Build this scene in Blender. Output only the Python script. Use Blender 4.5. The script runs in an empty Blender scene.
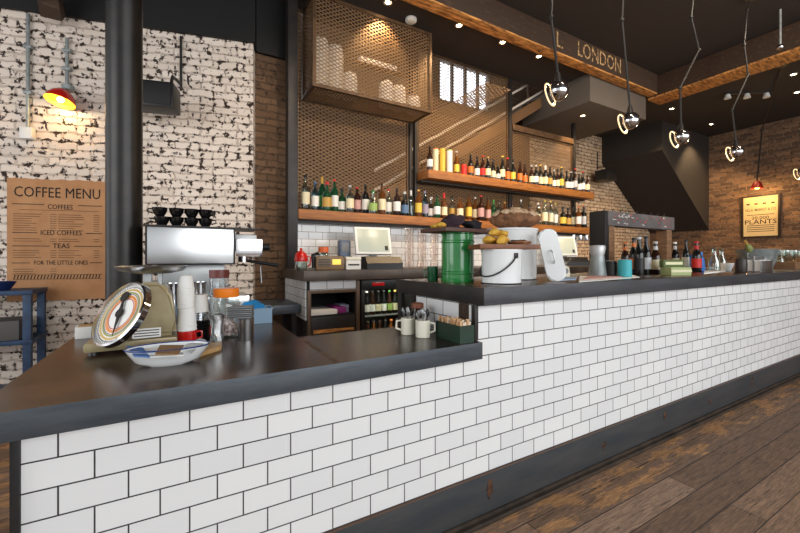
import bpy, bmesh, math, random
from mathutils import Vector, Matrix
from math import sin, cos, pi, radians, sqrt
random.seed(7)
S = bpy.context.scene
COL = S.collection
# ---------------------------------------------------------------- camera
YAW = radians(29.78); FPX = 375.0; VH = 258.2; CH = 1.25
FW = Vector((sin(YAW), cos(YAW), 0)); RT = Vector((cos(YAW), -sin(YAW), 0))
cd = bpy.data.cameras.new('camera'); cam = bpy.data.objects.new('camera', cd); COL.objects.link(cam)
cam.location = (0, 0, CH); cam.rotation_euler = (pi/2, 0, -YAW)
cd.sensor_width = 36; cd.lens = FPX/800*36; cd.shift_y = -(266.5-VH)/800; cd.clip_start = .05; cd.clip_end = 100
S.camera = cam
S.cycles.transparent_max_bounces = 32
# ---------------------------------------------------------------- world, daylight, exposure
S.view_settings.view_transform = 'Standard'; S.view_settings.look = 'None'
S.view_settings.exposure = 0.45; S.view_settings.gamma = 1; S.view_settings.use_curve_mapping = False
W = bpy.data.worlds.new('daylight'); S.world = W; W.use_nodes = True
bg = W.node_tree.nodes['Background']; bg.inputs[0].default_value = (.97, .985, 1, 1)
_t = W.node_tree; _g = _t.nodes.new('ShaderNodeTexCoord'); _s = _t.nodes.new('ShaderNodeSeparateXYZ'); _m = _t.nodes.new('ShaderNodeMapRange')
_m.inputs[1].default_value = 0; _m.inputs[2].default_value = .6; _m.inputs[3].default_value = .66; _m.inputs[4].default_value = 2.6
_t.links.new(_g.outputs['Generated'], _s.inputs[0]); _t.links.new(_s.outputs[1], _m.inputs[0]); _t.links.new(_m.outputs[0], bg.inputs[1])
def area(name, loc, target, sx, sy, power, col):
    l = bpy.data.lights.new(name, 'AREA'); l.shape = 'RECTANGLE'; l.size = sx; l.size_y = sy; l.energy = power; l.color = col
    o = bpy.data.objects.new(name, l); COL.objects.link(o); o.location = loc
    o.rotation_euler = (Vector(target)-Vector(loc)).to_track_quat('-Z', 'Y').to_euler(); return o
area('shopfront_daylight', (3.5, -3.8, 2.3), (4.0, 2.0, 1.0), 7.5, 2.6, 215, (.97, .985, 1))
area('side_window_daylight', (-3.4, 1.2, 2.2), (0, 3.2, 1.2), 2.4, 2.2, 50, (.97, .985, 1))
def added_fill_spot(loc, target, power, size, col=(1, .80, .60)):  # unseen fill spot without a fitting, added for extra interior light
    l = bpy.data.lights.new('added_fill_spot', 'SPOT'); l.energy = power; l.color = col; l.spot_size = radians(size); l.spot_blend = .8; l.shadow_soft_size = .12
    o = bpy.data.objects.new('added_fill_spot', l); COL.objects.link(o); o.location = loc; o.rotation_euler = (Vector(target)-Vector(loc)).to_track_quat('-Z', 'Y').to_euler()
for x, pw in ((1.2, 120), (2.6, 135), (4.2, 150), (5.6, 150)): added_fill_spot((x, .9, 4.1), (x+.4, 4.0, 1.75), pw, 70)  # added to brighten the back bar shelves
for x, pw in ((2.2, 130), (5.0, 160)): added_fill_spot((x, -.6, 4.1), (x+1.6, 3.3, 4.0), pw, 80)  # added to brighten the beam and soffit
# ---------------------------------------------------------------- pixel -> place (known depth)
def ray(u, v): return FW + RT*((u-400)/FPX) + Vector((0, 0, (VH-v)/FPX))
def at_y(u, v, y): d = ray(u, v); return Vector((0, 0, CH)) + d*(y/d.y)
def at_z(u, v, z): d = ray(u, v); return Vector((0, 0, CH)) + d*((z-CH)/d.z)
def at_t(u, v, t): return Vector((0, 0, CH)) + ray(u, v)*t
# ---------------------------------------------------------------- materials
MATS = {}
def lin(c): return tuple(((x/255)/12.92 if x/255 <= .04045 else ((x/255+.055)/1.055)**2.4) for x in c) + (1,)
def base_mat(name):
    m = bpy.data.materials.new(name); m.use_nodes = True
    nt = m.node_tree; b = nt.nodes['Principled BSDF']; return m, nt, b
def N(nt, t, **kw):
    n = nt.nodes.new(t)
    for k, v in kw.items(): setattr(n, k, v)
    return n
def L(nt, a, b): nt.links.new(a, b)
def mat(name, col, rough=.5, metal=0, col2=None, nscale=8, stretch=(1, 1, 1), bump=0, bscale=None, trans=0, emit=0, ramp=(.35, .65), ior=1.45, coat=0, alpha=1):
    if name in MATS: return MATS[name]
    m, nt, b = base_mat(name)
    b.inputs['Base Color'].default_value = lin(col); b.inputs['Roughness'].default_value = rough
    b.inputs['Metallic'].default_value = metal; b.inputs['Transmission Weight'].default_value = trans
    b.inputs['IOR'].default_value = ior; b.inputs['Coat Weight'].default_value = coat; b.inputs['Alpha'].default_value = alpha
    if emit:
        b.inputs['Emission Color'].default_value = lin(col); b.inputs['Emission Strength'].default_value = emit
    if col2 or bump:
        tc = N(nt, 'ShaderNodeTexCoord'); mp = N(nt, 'ShaderNodeMapping'); mp.inputs['Scale'].default_value = stretch
        L(nt, tc.outputs['Object'], mp.inputs['Vector'])
        nz = N(nt, 'ShaderNodeTexNoise'); nz.inputs['Scale'].default_value = nscale; nz.inputs['Detail'].default_value = 6; nz.inputs['Roughness'].default_value = .6
        L(nt, mp.outputs[0], nz.inputs['Vector'])
        if col2:
            r = N(nt, 'ShaderNodeValToRGB'); r.color_ramp.elements[0].position = ramp[0]; r.color_ramp.elements[1].position = ramp[1]
            r.color_ramp.elements[0].color = lin(col); r.color_ramp.elements[1].color = lin(col2)
            L(nt, nz.outputs['Fac'], r.inputs[0]); L(nt, r.outputs[0], b.inputs['Base Color'])
        if bump:
            bp = N(nt, 'ShaderNodeBump'); bp.inputs['Strength'].default_value = bump; bp.inputs['Distance'].default_value = .01
            L(nt, nz.outputs['Fac'], bp.inputs['Height']); L(nt, bp.outputs[0], b.inputs['Normal'])
    MATS[name] = m; return m
def plane_vec(nt, axis, ox, oz):
    tc = N(nt, 'ShaderNodeTexCoord'); sp = N(nt, 'ShaderNodeSeparateXYZ'); cb = N(nt, 'ShaderNodeCombineXYZ')
    L(nt, tc.outputs['Object'], sp.inputs[0])
    for src, dst, o in ((sp.outputs[axis], 0, ox), (sp.outputs[2], 1, oz)):
        a = N(nt, 'ShaderNodeMath'); a.operation = 'ADD'; a.inputs[1].default_value = o; L(nt, src, a.inputs[0]); L(nt, a.outputs[0], cb.inputs[dst])
    return tc, cb.outputs[0]
TW, TH = .1574, .08
def tile_mat(name, axis, ox, oz, c1=(231, 232, 232), c2=(222, 223, 224), mortar=(52, 52, 54), ms=.0048):
    m, nt, b = base_mat(name)
    tc, vec = plane_vec(nt, axis, ox, oz)
    br = N(nt, 'ShaderNodeTexBrick'); br.offset = .5; br.offset_frequency = 2
    br.inputs['Scale'].default_value = 1; br.inputs['Brick Width'].default_value = TW; br.inputs['Row Height'].default_value = TH
    br.inputs['Mortar Size'].default_value = ms*.5; br.inputs['Mortar Smooth'].default_value = .15
    br.inputs['Color1'].default_value = lin(c1); br.inputs['Color2'].default_value = lin(c2); br.inputs['Mortar'].default_value = lin(mortar)
    L(nt, vec, br.inputs['Vector']); L(nt, br.outputs['Color'], b.inputs['Base Color'])
    mx = N(nt, 'ShaderNodeMapRange'); mx.inputs[3].default_value = .12; mx.inputs[4].default_value = .8
    L(nt, br.outputs['Fac'], mx.inputs[0]); L(nt, mx.outputs[0], b.inputs['Roughness'])
    nz = N(nt, 'ShaderNodeTexNoise'); nz.inputs['Scale'].default_value = 9; L(nt, tc.outputs['Object'], nz.inputs['Vector'])
    ad = N(nt, 'ShaderNodeMath'); ad.operation = 'MULTIPLY_ADD'; ad.inputs[1].default_value = -1; L(nt, br.outputs['Fac'], ad.inputs[0])
    sc = N(nt, 'ShaderNodeMath'); sc.operation = 'MULTIPLY'; sc.inputs[1].default_value = .25; L(nt, nz.outputs['Fac'], sc.inputs[0]); L(nt, sc.outputs[0], ad.inputs[2])
    bp = N(nt, 'ShaderNodeBump'); bp.inputs['Strength'].default_value = .35; bp.inputs['Distance'].default_value = .003
    L(nt, ad.outputs[0], bp.inputs['Height']); L(nt, bp.outputs[0], b.inputs['Normal'])
    return m
def brick_mat(name, axis, cA, cB, mortar, bw=.225, bh=.075, ms=.012, chip=None, chip_lo=.52, chip_hi=.6, bump=.7, blotch=None, rough=.85, fw=.15, warp=(.035, .022, 0), n2s=17):
    m, nt, b = base_mat(name); b.inputs['Roughness'].default_value = rough
    tc, vec = plane_vec(nt, axis, 20*bw, 20*bh)
    nd = N(nt, 'ShaderNodeTexNoise'); nd.inputs['Scale'].default_value = 11; nd.inputs['Detail'].default_value = 3; L(nt, tc.outputs['Object'], nd.inputs['Vector'])
    mul = N(nt, 'ShaderNodeVectorMath'); mul.operation = 'MULTIPLY_ADD'; mul.inputs[1].default_value = warp
    L(nt, nd.outputs['Color'], mul.inputs[0]); L(nt, vec, mul.inputs[2])
    br = N(nt, 'ShaderNodeTexBrick'); br.offset = .5; br.inputs['Scale'].default_value = 1; br.inputs['Brick Width'].default_value = bw; br.inputs['Row Height'].default_value = bh
    br.inputs['Mortar Size'].default_value = ms; br.inputs['Mortar Smooth'].default_value = .6; br.inputs['Bias'].default_value = 0
    br.inputs['Color1'].default_value = lin(cA); br.inputs['Color2'].default_value = lin(cB); br.inputs['Mortar'].default_value = lin(mortar)
    L(nt, mul.outputs[0], br.inputs['Vector']); col = br.outputs['Color']
    n2 = N(nt, 'ShaderNodeTexNoise'); n2.inputs['Scale'].default_value = n2s; n2.inputs['Detail'].default_value = 8; n2.inputs['Roughness'].default_value = .65; L(nt, tc.outputs['Object'], n2.inputs['Vector'])
    def mix(fac, c, colour):
        mx = N(nt, 'ShaderNodeMix'); mx.data_type = 'RGBA'; L(nt, fac, mx.inputs['Factor']); L(nt, c, mx.inputs['A']); mx.inputs['B'].default_value = lin(colour); return mx.outputs['Result']
    if blotch:
        n3 = N(nt, 'ShaderNodeTexNoise'); n3.inputs['Scale'].default_value = 2.3; n3.inputs['Detail'].default_value = 6; L(nt, tc.outputs['Object'], n3.inputs['Vector'])
        r3 = N(nt, 'ShaderNodeMapRange'); r3.inputs[1].default_value = .45; r3.inputs[2].default_value = .65; r3.inputs[4].default_value = .75; L(nt, n3.outputs['Fac'], r3.inputs[0])
        col = mix(r3.outputs[0], col, blotch)
    if chip:
        a = N(nt, 'ShaderNodeMath'); a.operation = 'MULTIPLY_ADD'; a.inputs[1].default_value = fw; L(nt, br.outputs['Fac'], a.inputs[0]); L(nt, n2.outputs['Fac'], a.inputs[2])
        r2 = N(nt, 'ShaderNodeMapRange'); r2.inputs[1].default_value = chip_lo; r2.inputs[2].default_value = chip_hi; L(nt, a.outputs[0], r2.inputs[0])
        col = mix(r2.outputs[0], col, chip)
    L(nt, col, b.inputs['Base Color'])
    h = N(nt, 'ShaderNodeMath'); h.operation = 'MULTIPLY_ADD'; h.inputs[1].default_value = -1.2; L(nt, br.outputs['Fac'], h.inputs[0]); L(nt, n2.outputs['Fac'], h.inputs[2])
    bp = N(nt, 'ShaderNodeBump'); bp.inputs['Strength'].default_value = bump; bp.inputs['Distance'].default_value = .015
    L(nt, h.outputs[0], bp.inputs['Height']); L(nt, bp.outputs[0], b.inputs['Normal'])
    return m
def floor_mat():
    m, nt, b = base_mat('worn floorboards')
    tc = N(nt, 'ShaderNodeTexCoord'); mp = N(nt, 'ShaderNodeMapping'); mp.inputs['Location'].default_value = (30, 14.02, 0); L(nt, tc.outputs['Object'], mp.inputs['Vector'])
    br = N(nt, 'ShaderNodeTexBrick'); br.offset = .37; br.inputs['Scale'].default_value = 1; br.inputs['Brick Width'].default_value = 2.7; br.inputs['Row Height'].default_value = .14
    br.inputs['Mortar Size'].default_value = .0028; br.inputs['Mortar Smooth'].default_value = .3
    br.inputs['Color1'].default_value = lin((106, 81, 62)); br.inputs['Color2'].default_value = lin((142, 114, 92)); br.inputs['Mortar'].default_value = lin((30, 22, 18))
    L(nt, mp.outputs[0], br.inputs['Vector'])
    ms = N(nt, 'ShaderNodeMapping'); ms.inputs['Scale'].default_value = (2.2, 34, 1); L(nt, tc.outputs['Object'], ms.inputs['Vector'])
    g = N(nt, 'ShaderNodeTexNoise'); g.inputs['Scale'].default_value = 3; g.inputs['Detail'].default_value = 8; g.inputs['Roughness'].default_value = .7; g.inputs['Distortion'].default_value = 1.4; L(nt, ms.outputs[0], g.inputs['Vector'])
    gr = N(nt, 'ShaderNodeMapRange'); gr.inputs[1].default_value = .3; gr.inputs[2].default_value = .7; gr.inputs[3].default_value = .2; gr.inputs[4].default_value = 1.9; L(nt, g.outputs['Fac'], gr.inputs[0])
    mul = N(nt, 'ShaderNodeMix'); mul.data_type = 'RGBA'; mul.blend_type = 'MULTIPLY'; mul.inputs['Factor'].default_value = 1; pm = N(nt, 'ShaderNodeMix'); pm.data_type = 'RGBA'; L(nt, br.outputs['Color'], pm.inputs['A']); pm.inputs['B'].default_value = lin((190, 138, 84)); L(nt, pm.outputs['Result'], mul.inputs['A']); L(nt, gr.outputs[0], mul.inputs['B'])
    # worn-through amber patches, mostly on the board beside the kick plate
    mw = N(nt, 'ShaderNodeMapping'); mw.inputs['Scale'].default_value = (1.3, 4.2, 1); L(nt, tc.outputs['Object'], mw.inputs['Vector'])
    w = N(nt, 'ShaderNodeTexNoise'); w.inputs['Scale'].default_value = 2.6; w.inputs['Detail'].default_value = 9; w.inputs['Roughness'].default_value = .72; L(nt, mw.outputs[0], w.inputs['Vector'])
    sp = N(nt, 'ShaderNodeSeparateXYZ'); L(nt, tc.outputs['Object'], sp.inputs[0])
    yb = N(nt, 'ShaderNodeMapRange'); yb.inputs[1].default_value = 1.08; yb.inputs[2].default_value = 1.14; yb.inputs[3].default_value = -.13; yb.inputs[4].default_value = .035; L(nt, sp.outputs[1], yb.inputs[0])
    ad = N(nt, 'ShaderNodeMath'); L(nt, w.outputs['Fac'], ad.inputs[0]); L(nt, yb.outputs[0], ad.inputs[1])
    wr = N(nt, 'ShaderNodeMapRange'); wr.inputs[1].default_value = .535; wr.inputs[2].default_value = .575; wr.inputs[4].default_value = .55; L(nt, ad.outputs[0], wr.inputs[0])
    L(nt, wr.outputs[0], pm.inputs['Factor'])
    L(nt, mul.outputs['Result'], b.inputs['Base Color']); b.inputs['Roughness'].default_value = .58
    bp = N(nt, 'ShaderNodeBump'); bp.inputs['Strength'].default_value = .3; bp.inputs['Distance'].default_value = .004; L(nt, g.outputs['Fac'], bp.inputs['Height']); L(nt, bp.outputs[0], b.inputs['Normal'])
    return m
# ---------------------------------------------------------------- geometry
class G:
    def __init__(s): s.bm = bmesh.new()
    def box(s, x0, x1, y0, y1, z0, z1, bev=0, mx=None):
        c = ((x0+x1)/2, (y0+y1)/2, (z0+z1)/2)
        M = Matrix.Translation(c) @ Matrix.Diagonal((abs(x1-x0), abs(y1-y0), abs(z1-z0), 1))
        if mx is not None: M = mx @ M
        r = bmesh.ops.create_cube(s.bm, size=1, matrix=M)
        if bev:
            es = list({e for v in r['verts'] for e in v.link_edges})
            bmesh.ops.bevel(s.bm, geom=es, offset=bev, segments=2, affect='EDGES', profile=.6)
        return s
    def bar(s, a, b, w, d=None, up=(0, 0, 1)):
        a, b = Vector(a), Vector(b); z = b-a; ln = z.length; z.normalize(); u = Vector(up)
        if abs(u.dot(z)) > .98: u = Vector((0, 1, 0))
        x = u.cross(z).normalized(); y = z.cross(x)
        M = Matrix((x, y, z)).transposed().to_4x4(); M.translation = (a+b)/2
        return s.box(-w/2, w/2, -(d or w)/2, (d or w)/2, -ln/2, ln/2, 0, M)
    def lathe(s, prof, n=20, c=(0, 0, 0), mx=None, arc=None, sx=1, sy=1):
        rings = []
        for r, z in prof:
            if r < 1e-6: rings.append([s.bm.verts.new((c[0], c[1], c[2]+z))])
            else: rings.append([s.bm.verts.new((c[0]+r*sx*cos(2*pi*k/n), c[1]+r*sy*sin(2*pi*k/n), c[2]+z)) for k in range(n)])
        for A, B in zip(rings, rings[1:]):
            for k in range(n):
                j = (k+1) % n
                if len(A) == 1 and len(B) == 1: continue
                f = [A[0], B[j], B[k]] if len(A) == 1 else ([A[k], A[j], B[0]] if len(B) == 1 else [A[k], A[j], B[j], B[k]])
                s.bm.faces.new(f)
        if mx is not None:
            for R in rings:
                for v in R: v.co = mx @ v.co
        return s
    def tube(s, pts, r, n=8, closed=False, rs=None):
        pts = [Vector(p) for p in pts]; m = len(pts); rings = []; px = None
        for i, p in enumerate(pts):
            a = pts[(i-1) % m] if (closed or i > 0) else p; b = pts[(i+1) % m] if (closed or i < m-1) else p
            t = (b-a).normalized()
            if px is None:
                u = Vector((0, 0, 1)) if abs(t.z) < .9 else Vector((1, 0, 0)); px = u.cross(t).normalized()
            else:
                px = (px - t*px.dot(t)).normalized()
            py = t.cross(px); rr = rs[i] if rs else r
            rings.append([s.bm.verts.new(p + px*rr*cos(2*pi*k/n) + py*rr*sin(2*pi*k/n)) for k in range(n)])
        for i in range(m if closed else m-1):
            A, B = rings[i], rings[(i+1) % m]
            for k in range(n): s.bm.faces.new([A[k], A[(k+1) % n], B[(k+1) % n], B[k]])
        if not closed:
            s.bm.faces.new(rings[0][::-1]); s.bm.faces.new(rings[-1])
        return s
    def prism(s, poly, h0, h1, mx=None):
        # poly in local xy, extruded along local z
        mx = mx or Matrix()
        a = [s.bm.verts.new(mx @ Vector((x, y, h0))) for x, y in poly]; b = [s.bm.verts.new(mx @ Vector((x, y, h1))) for x, y in poly]
        s.bm.faces.new(a[::-1]); s.bm.faces.new(b); n = len(poly)
        for i in range(n): s.bm.faces.new([a[i], a[(i+1) % n], b[(i+1) % n], b[i]])
        return s
    def ball(s, c, rx, ry, rz, n=16, m=10, mx=None):
        return s.lathe([(0, -rz)]+[(1*sin(pi*k/m), -rz*cos(pi*k/m)) for k in range(1, m)]+[(0, rz)], n, c, mx, sx=rx, sy=ry)
    def jitter(s, amt, freq=18, seed=0):
        from mathutils import noise
        for v in s.bm.verts:
            p = v.co*freq + Vector((seed*7.3, seed*3.1, 0))
            v.co += noise.noise_vector(p)*amt
        return s
    def mesh(s, name, m):
        bmesh.ops.recalc_face_normals(s.bm, faces=s.bm.faces[:])
        me = bpy.data.meshes.new(name); s.bm.to_mesh(me); s.bm.free()
        me.polygons.foreach_set('use_smooth', [True]*len(me.polygons)); me.set_sharp_from_angle(angle=radians(38))
        me.materials.append(m); return me
    def out(s, name, m, parent=None, loc=None, label=None):
        o = bpy.data.objects.new(name, s.mesh(name, m)); COL.objects.link(o)
        if parent: o.parent = parent
        if loc: o.location = loc
        if label: o['label'] = label
        return o
def tag(o, label, cat, group=None, kind=None):
    o['label'] = label; o['category'] = cat
    if group: o['group'] = group
    if kind: o['kind'] = kind
    return o
def thing(name, label, cat, loc=(0, 0, 0), rz=0, group=None):
    o = bpy.data.objects.new(name, None); COL.objects.link(o); o.location = loc; o.rotation_euler = (0, 0, rz); o.empty_display_size = .05
    return tag(o, label, cat, group)
def struct(o, label, cat): o['kind'] = 'structure'; o['label'] = label; o['category'] = cat; return o
def put(mesh, name, parent, loc=None):
    o = bpy.data.objects.new(name, mesh); COL.objects.link(o); o.parent = parent
    if loc: o.location = loc
    return o
def text(name, body, size, m, parent, M, ext=.0008, width=None, align='CENTER', bold=0):
    c = bpy.data.curves.new(name, 'FONT'); c.body = body; c.size = size; c.extrude = ext; c.align_x = align; c.align_y = 'CENTER'; c.resolution_u = 2; c.offset = bold*size
    t = bpy.data.objects.new('tmp', c); COL.objects.link(t); dg = bpy.context.evaluated_depsgraph_get()
    me = bpy.data.meshes.new_from_object(t.evaluated_get(dg)); COL.objects.unlink(t); bpy.data.objects.remove(t)
    xs = [v.co.x for v in me.vertices]
    if width and xs:
        k = width/(max(xs)-min(xs)); me.transform(Matrix.Diagonal((k, 1, 1, 1)))
    me.transform(M); me.name = name; me.materials.clear(); me.materials.append(m)
    o = bpy.data.objects.new(name, me); COL.objects.link(o); o.parent = parent; return o
def thin(name, tint, edge=.55, lo=.06):
    if name in MATS: return MATS[name]
    m, nt, b = base_mat(name); nt.nodes.remove(b); out = [n for n in nt.nodes if n.type == 'OUTPUT_MATERIAL'][0]
    tr = N(nt, 'ShaderNodeBsdfTransparent'); tr.inputs[0].default_value = lin(tint); gs = N(nt, 'ShaderNodeBsdfGlossy'); gs.inputs['Roughness'].default_value = .06; gs.inputs['Color'].default_value = (.95, .96, .97, 1)
    lw = N(nt, 'ShaderNodeLayerWeight'); lw.inputs[0].default_value = .35; mr = N(nt, 'ShaderNodeMapRange'); mr.inputs[3].default_value = lo; mr.inputs[4].default_value = edge; L(nt, lw.outputs['Facing'], mr.inputs[0])
    mx = N(nt, 'ShaderNodeMixShader'); L(nt, mr.outputs[0], mx.inputs[0]); L(nt, tr.outputs[0], mx.inputs[1]); L(nt, gs.outputs[0], mx.inputs[2]); L(nt, mx.outputs[0], out.inputs[0])
    MATS[name] = m; return m
# palette
dark_ceiling = mat('dark brown ceiling paint', (50, 44, 41), .8)
black_paint = mat('black paint', (22, 21, 21), .6)
soffit_grey = mat('grey brown soffit paint', (92, 84, 76), .75)
soffit_dark = mat('dark soffit paint', (44, 39, 36), .8)
black_steel = mat('black steel', (34, 33, 34), .45, .3, (52, 47, 44), 6)
band_steel = mat('blue black steel band', (70, 76, 83), .42, .45, (86, 92, 98), 5, (1, 1, 6))
top_steel = mat('oxidised brown steel top', (46, 38, 35), .24, .3, (106, 80, 62), 2.6, ramp=(.42, .72), bump=.03)
kick_steel = mat('kick plate steel', (58, 63, 68), .38, .25, (78, 78, 78), 3.5, (.7, 1, 4), ramp=(.4, .75))
rust = mat('rust', (92, 60, 40), .8, .1, (38, 28, 24), 30)
chrome = mat('chrome', (205, 205, 208), .12, 1)
steel = mat('brushed steel', (196, 198, 200), .28, 1, bump=.02)
dull_steel = mat('dull steel', (150, 152, 152), .42, .85)
galv = mat('galvanised steel', (132, 140, 140), .5, .5, (164, 170, 170), 14)
shelf_wood = mat('amber shelf timber', (168, 106, 46), .5, 0, (124, 74, 32), 5, (1.2, 14, 14), bump=.1)
dark_wood = mat('dark reclaimed timber', (58, 42, 31), .7, 0, (112, 92, 70), 5, (1.2, 5, 5), bump=.3, ramp=(.56, .9))
worn_glow_wood = mat('worn and light painted timber', (236, 168, 92), .65, 0, (96, 58, 30), 4, (1.5, 8, 8), bump=.3)  # golden uplight on beam undersides put in as colour; also the worn drawer scrape
crate_wood = mat('brown crate wood', (142, 106, 74), .7, 0, (108, 78, 54), 8, (1, 1, 8), bump=.2)
board_wood = mat('chopping board wood', (128, 78, 46), .5, 0, (100, 58, 34), 6, (2, 14, 1))
pale_wood = mat('pale wood', (196, 160, 110), .5, 0, (170, 132, 84), 6, (2, 12, 1))
frame_rust = mat('bronze painted frame', (96, 72, 48), .5, .4, (66, 48, 34), 12)
mesh_metal = mat('bronze expanded metal', (132, 104, 74), .5, .3)
white_enamel = mat('white enamel', (232, 234, 234), .14, 0, coat=.5)
white_plastic = mat('white plastic', (226, 226, 222), .4)
paper_white = mat('white paper', (238, 237, 233), .8)
black_plastic = mat('black plastic', (24, 24, 26), .4)
grey_plastic = mat('grey plastic', (120, 122, 124), .45)
black_china = mat('black glazed china', (14, 14, 16), .08, coat=.6)
cream_china = mat('cream glazed china', (226, 222, 204), .2, coat=.3)
glass = thin('clear glass', (240, 245, 243))
clear_plastic = thin('clear plastic', (232, 235, 236), .6, .14)
pale_glass = thin('pale clear bottle glass', (206, 216, 210), .6, .12)
green_glass = mat('green bottle glass', (30, 78, 48), .08, 0, trans=.3)
brown_glass = mat('brown bottle glass', (46, 24, 14), .1, 0, trans=.2)
black_glass = mat('dark bottle glass', (18, 18, 18), .1)
amber_glass = mat('amber spirit glass', (112, 66, 28), .08, 0, trans=.35)
blue_glass = thin('pale blue bottle glass', (150, 196, 214), .6, .15)
red_paint = mat('red enamel', (196, 28, 24), .2, coat=.5)
orange_plastic = mat('orange plastic', (238, 128, 28), .4)
blue_paint = mat('worn blue paint', (42, 72, 108), .5, 0, (30, 48, 74), 14)
green_enamel = mat('green enamel', (30, 122, 54), .18, 0, coat=.5)
dark_green = mat('dark green paint', (26, 58, 40), .45, 0, (18, 40, 30), 9)
olive = mat('olive gold scale paint', (162, 150, 116), .32, .2, (138, 124, 92), 9)
kraft = mat('brown kraft paper', (188, 140, 98), .85, 0, (172, 124, 84), 5)
ink = mat('black ink', (34, 28, 24), .8)
bread_crust = mat('sourdough crust', (150, 104, 70), .8, 0, (84, 54, 36), 22, bump=.6)
flour = mat('floured crust', (214, 190, 160), .9, 0, (160, 120, 84), 40)
pastry = mat('yellow pastry', (222, 178, 70), .6, 0, (178, 122, 40), 26, bump=.4)
def paint(name, c, rough=.5): return mat(name, c, rough)
CC = {'white': (232, 230, 224), 'cream': (226, 214, 178), 'yellow': (216, 184, 70), 'red': (190, 36, 30), 'orange': (206, 112, 46), 'green': (60, 130, 62), 'blue': (84, 116, 150),
      'black': (24, 22, 22), 'gold': (190, 150, 70), 'pink': (190, 146, 142), 'teal': (60, 168, 176), 'silver': (190, 192, 194), 'purple': (146, 138, 160), 'brown': (96, 56, 32), 'lime': (148, 176, 96)}
def lab(c): return paint(c+' printed label', CC[c], .5)
# ---------------------------------------------------------------- setting
fl = G().box(-7, 10.6, -5, 6, -.1, 0).out('floor', floor_mat()); struct(fl, 'worn brown floorboards running along the bar', 'floor')
white_brick = brick_mat('flaking white painted brick', 0, (232, 218, 205), (218, 204, 190), (200, 184, 170), chip=(52, 37, 29), chip_lo=.553, chip_hi=.588, bump=.6, fw=.05, warp=(.07, .05, 0), n2s=18)
w = G().box(-6, 0, 0, .25, 0, 3.42).out('wall_left', white_brick, loc=(.595, 4.03, 0)); w.rotation_euler = (0, 0, radians(-14.7)); struct(w, 'flaking white painted brick wall behind the coffee menu', 'wall')
brown_brick = brick_mat('sooty brown brick', 0, (128, 98, 72), (98, 74, 54), (96, 76, 58), chip=(54, 40, 32), chip_lo=.56, chip_hi=.7, blotch=(112, 88, 66), warp=(.07, .05, 0), fw=.05)
struct(G().box(.56, 1.02, 4.2, 4.4, 0, 3.42).out('wall_pier', brown_brick), 'sooty brown brick pier beside the black post', 'wall')
back_brick = brick_mat('brown stairwell brick', 0, (98, 74, 53), (78, 58, 42), (72, 56, 43), chip=(70, 50, 36), chip_lo=.58, chip_hi=.7, blotch=(90, 72, 54))
WX0, WX1, WZ0, WZ1 = 3.72, 4.92, 3.93, 4.68
g = G()
for b in ((1.02, WX0, 0, 5.6), (WX1, 5.9, 0, 5.6), (WX0, WX1, 0, WZ0), (WX0, WX1, WZ1, 5.6)): g.box(b[0], b[1], 5.15, 5.35, b[2], b[3])
struct(g.out('wall_back', back_brick), 'brown brick stairwell wall behind the wire mesh', 'wall')
peel = brick_mat('peeling pale brick', 0, (220, 196, 166), (196, 168, 136), (176, 150, 124), chip=(104, 76, 56), chip_lo=.56, chip_hi=.66)
struct(G().box(5.9, 10.6, 5.15, 5.35, 0, 4.2).out('wall_rear', peel), 'peeling pale brick wall behind the far end of the shelves', 'wall')
red_brick = brick_mat('orange brown stock brick', 1, (132, 98, 70), (80, 58, 44), (124, 106, 88), chip=(56, 40, 30), chip_lo=.6, chip_hi=.75)
struct(G().box(10.3, 10.5, -5, 5.3, 0, 4.3).out('wall_right', red_brick), 'orange brown brick wall at the far end of the bar', 'wall')
def ceil(name, x0, x1, y0, y1, z, label, z1=None): return struct(G().box(x0, x1, y0, y1, z, z1 or z+.12).out(name, dark_ceiling if 'low' not in name else black_paint), label, 'ceiling')
ceil('ceiling_front', .895, 6.95, -5, 3.3, 4.27, 'dark brown ceiling over the customer side')
ceil('ceiling_rear', .895, 5.9, 3.3, 4.16, 4.0, 'dark brown ceiling over the bottle shelves', 4.5)
ceil('ceiling_end', 6.95, 10.5, -5, 3.3, 4.0, 'dark brown ceiling by the far brick wall')
ceil('ceiling_corner', 5.9, 10.5, 3.3, 5.3, 4.0, 'dark brown ceiling over the stair enclosure')
ceil('ceiling_stair', 1.02, 5.95, 4.2, 5.35, 5.6, 'dark ceiling over the stairwell')
ceil('ceiling_coffee', -7, .895, -5, 6, 4.27, 'dark brown ceiling over the coffee corner')
w = G().box(-6.2, .02, -.03, .25, 3.42, 4.27).out('wall_left_upper', black_paint, loc=(.595, 4.03, 0)); w.rotation_euler = (0, 0, radians(-14.7)); struct(w, 'black painted wall band above the white brick', 'wall')
struct(G().box(.5, 1.03, 4.16, 4.42, 3.42, 4.27).out('wall_pier_upper', black_paint), 'black painted band above the brown brick pier', 'wall')
struct(G().box(5.85, 5.95, 4.25, 5.15, 4.0, 5.6).out('wall_stair', back_brick), 'brick side of the stairwell above the ceiling', 'wall')
# stairwell window
wn = thing('window_1', 'bright four pane window seen through the wire mesh', 'window', (WX0, 5.22, WZ0)); wn['kind'] = 'structure'
g = G(); WW, WHh = WX1-WX0, WZ1-WZ0
g.box(0, WW, -.03, .03, 0, .03).box(0, WW, -.03, .03, WHh-.03, WHh)
for k in range(5):
    x = k*(WW-.035)/4; g.box(x, x+.035, -.03, .03, .03, WHh-.03)
g.out('window_frame', black_paint, wn)
G().box(.01, WW-.01, -.003, .003, .02, WHh-.02).out('pane', thin('window glass', (250, 252, 255), .3, .02), wn)
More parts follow.
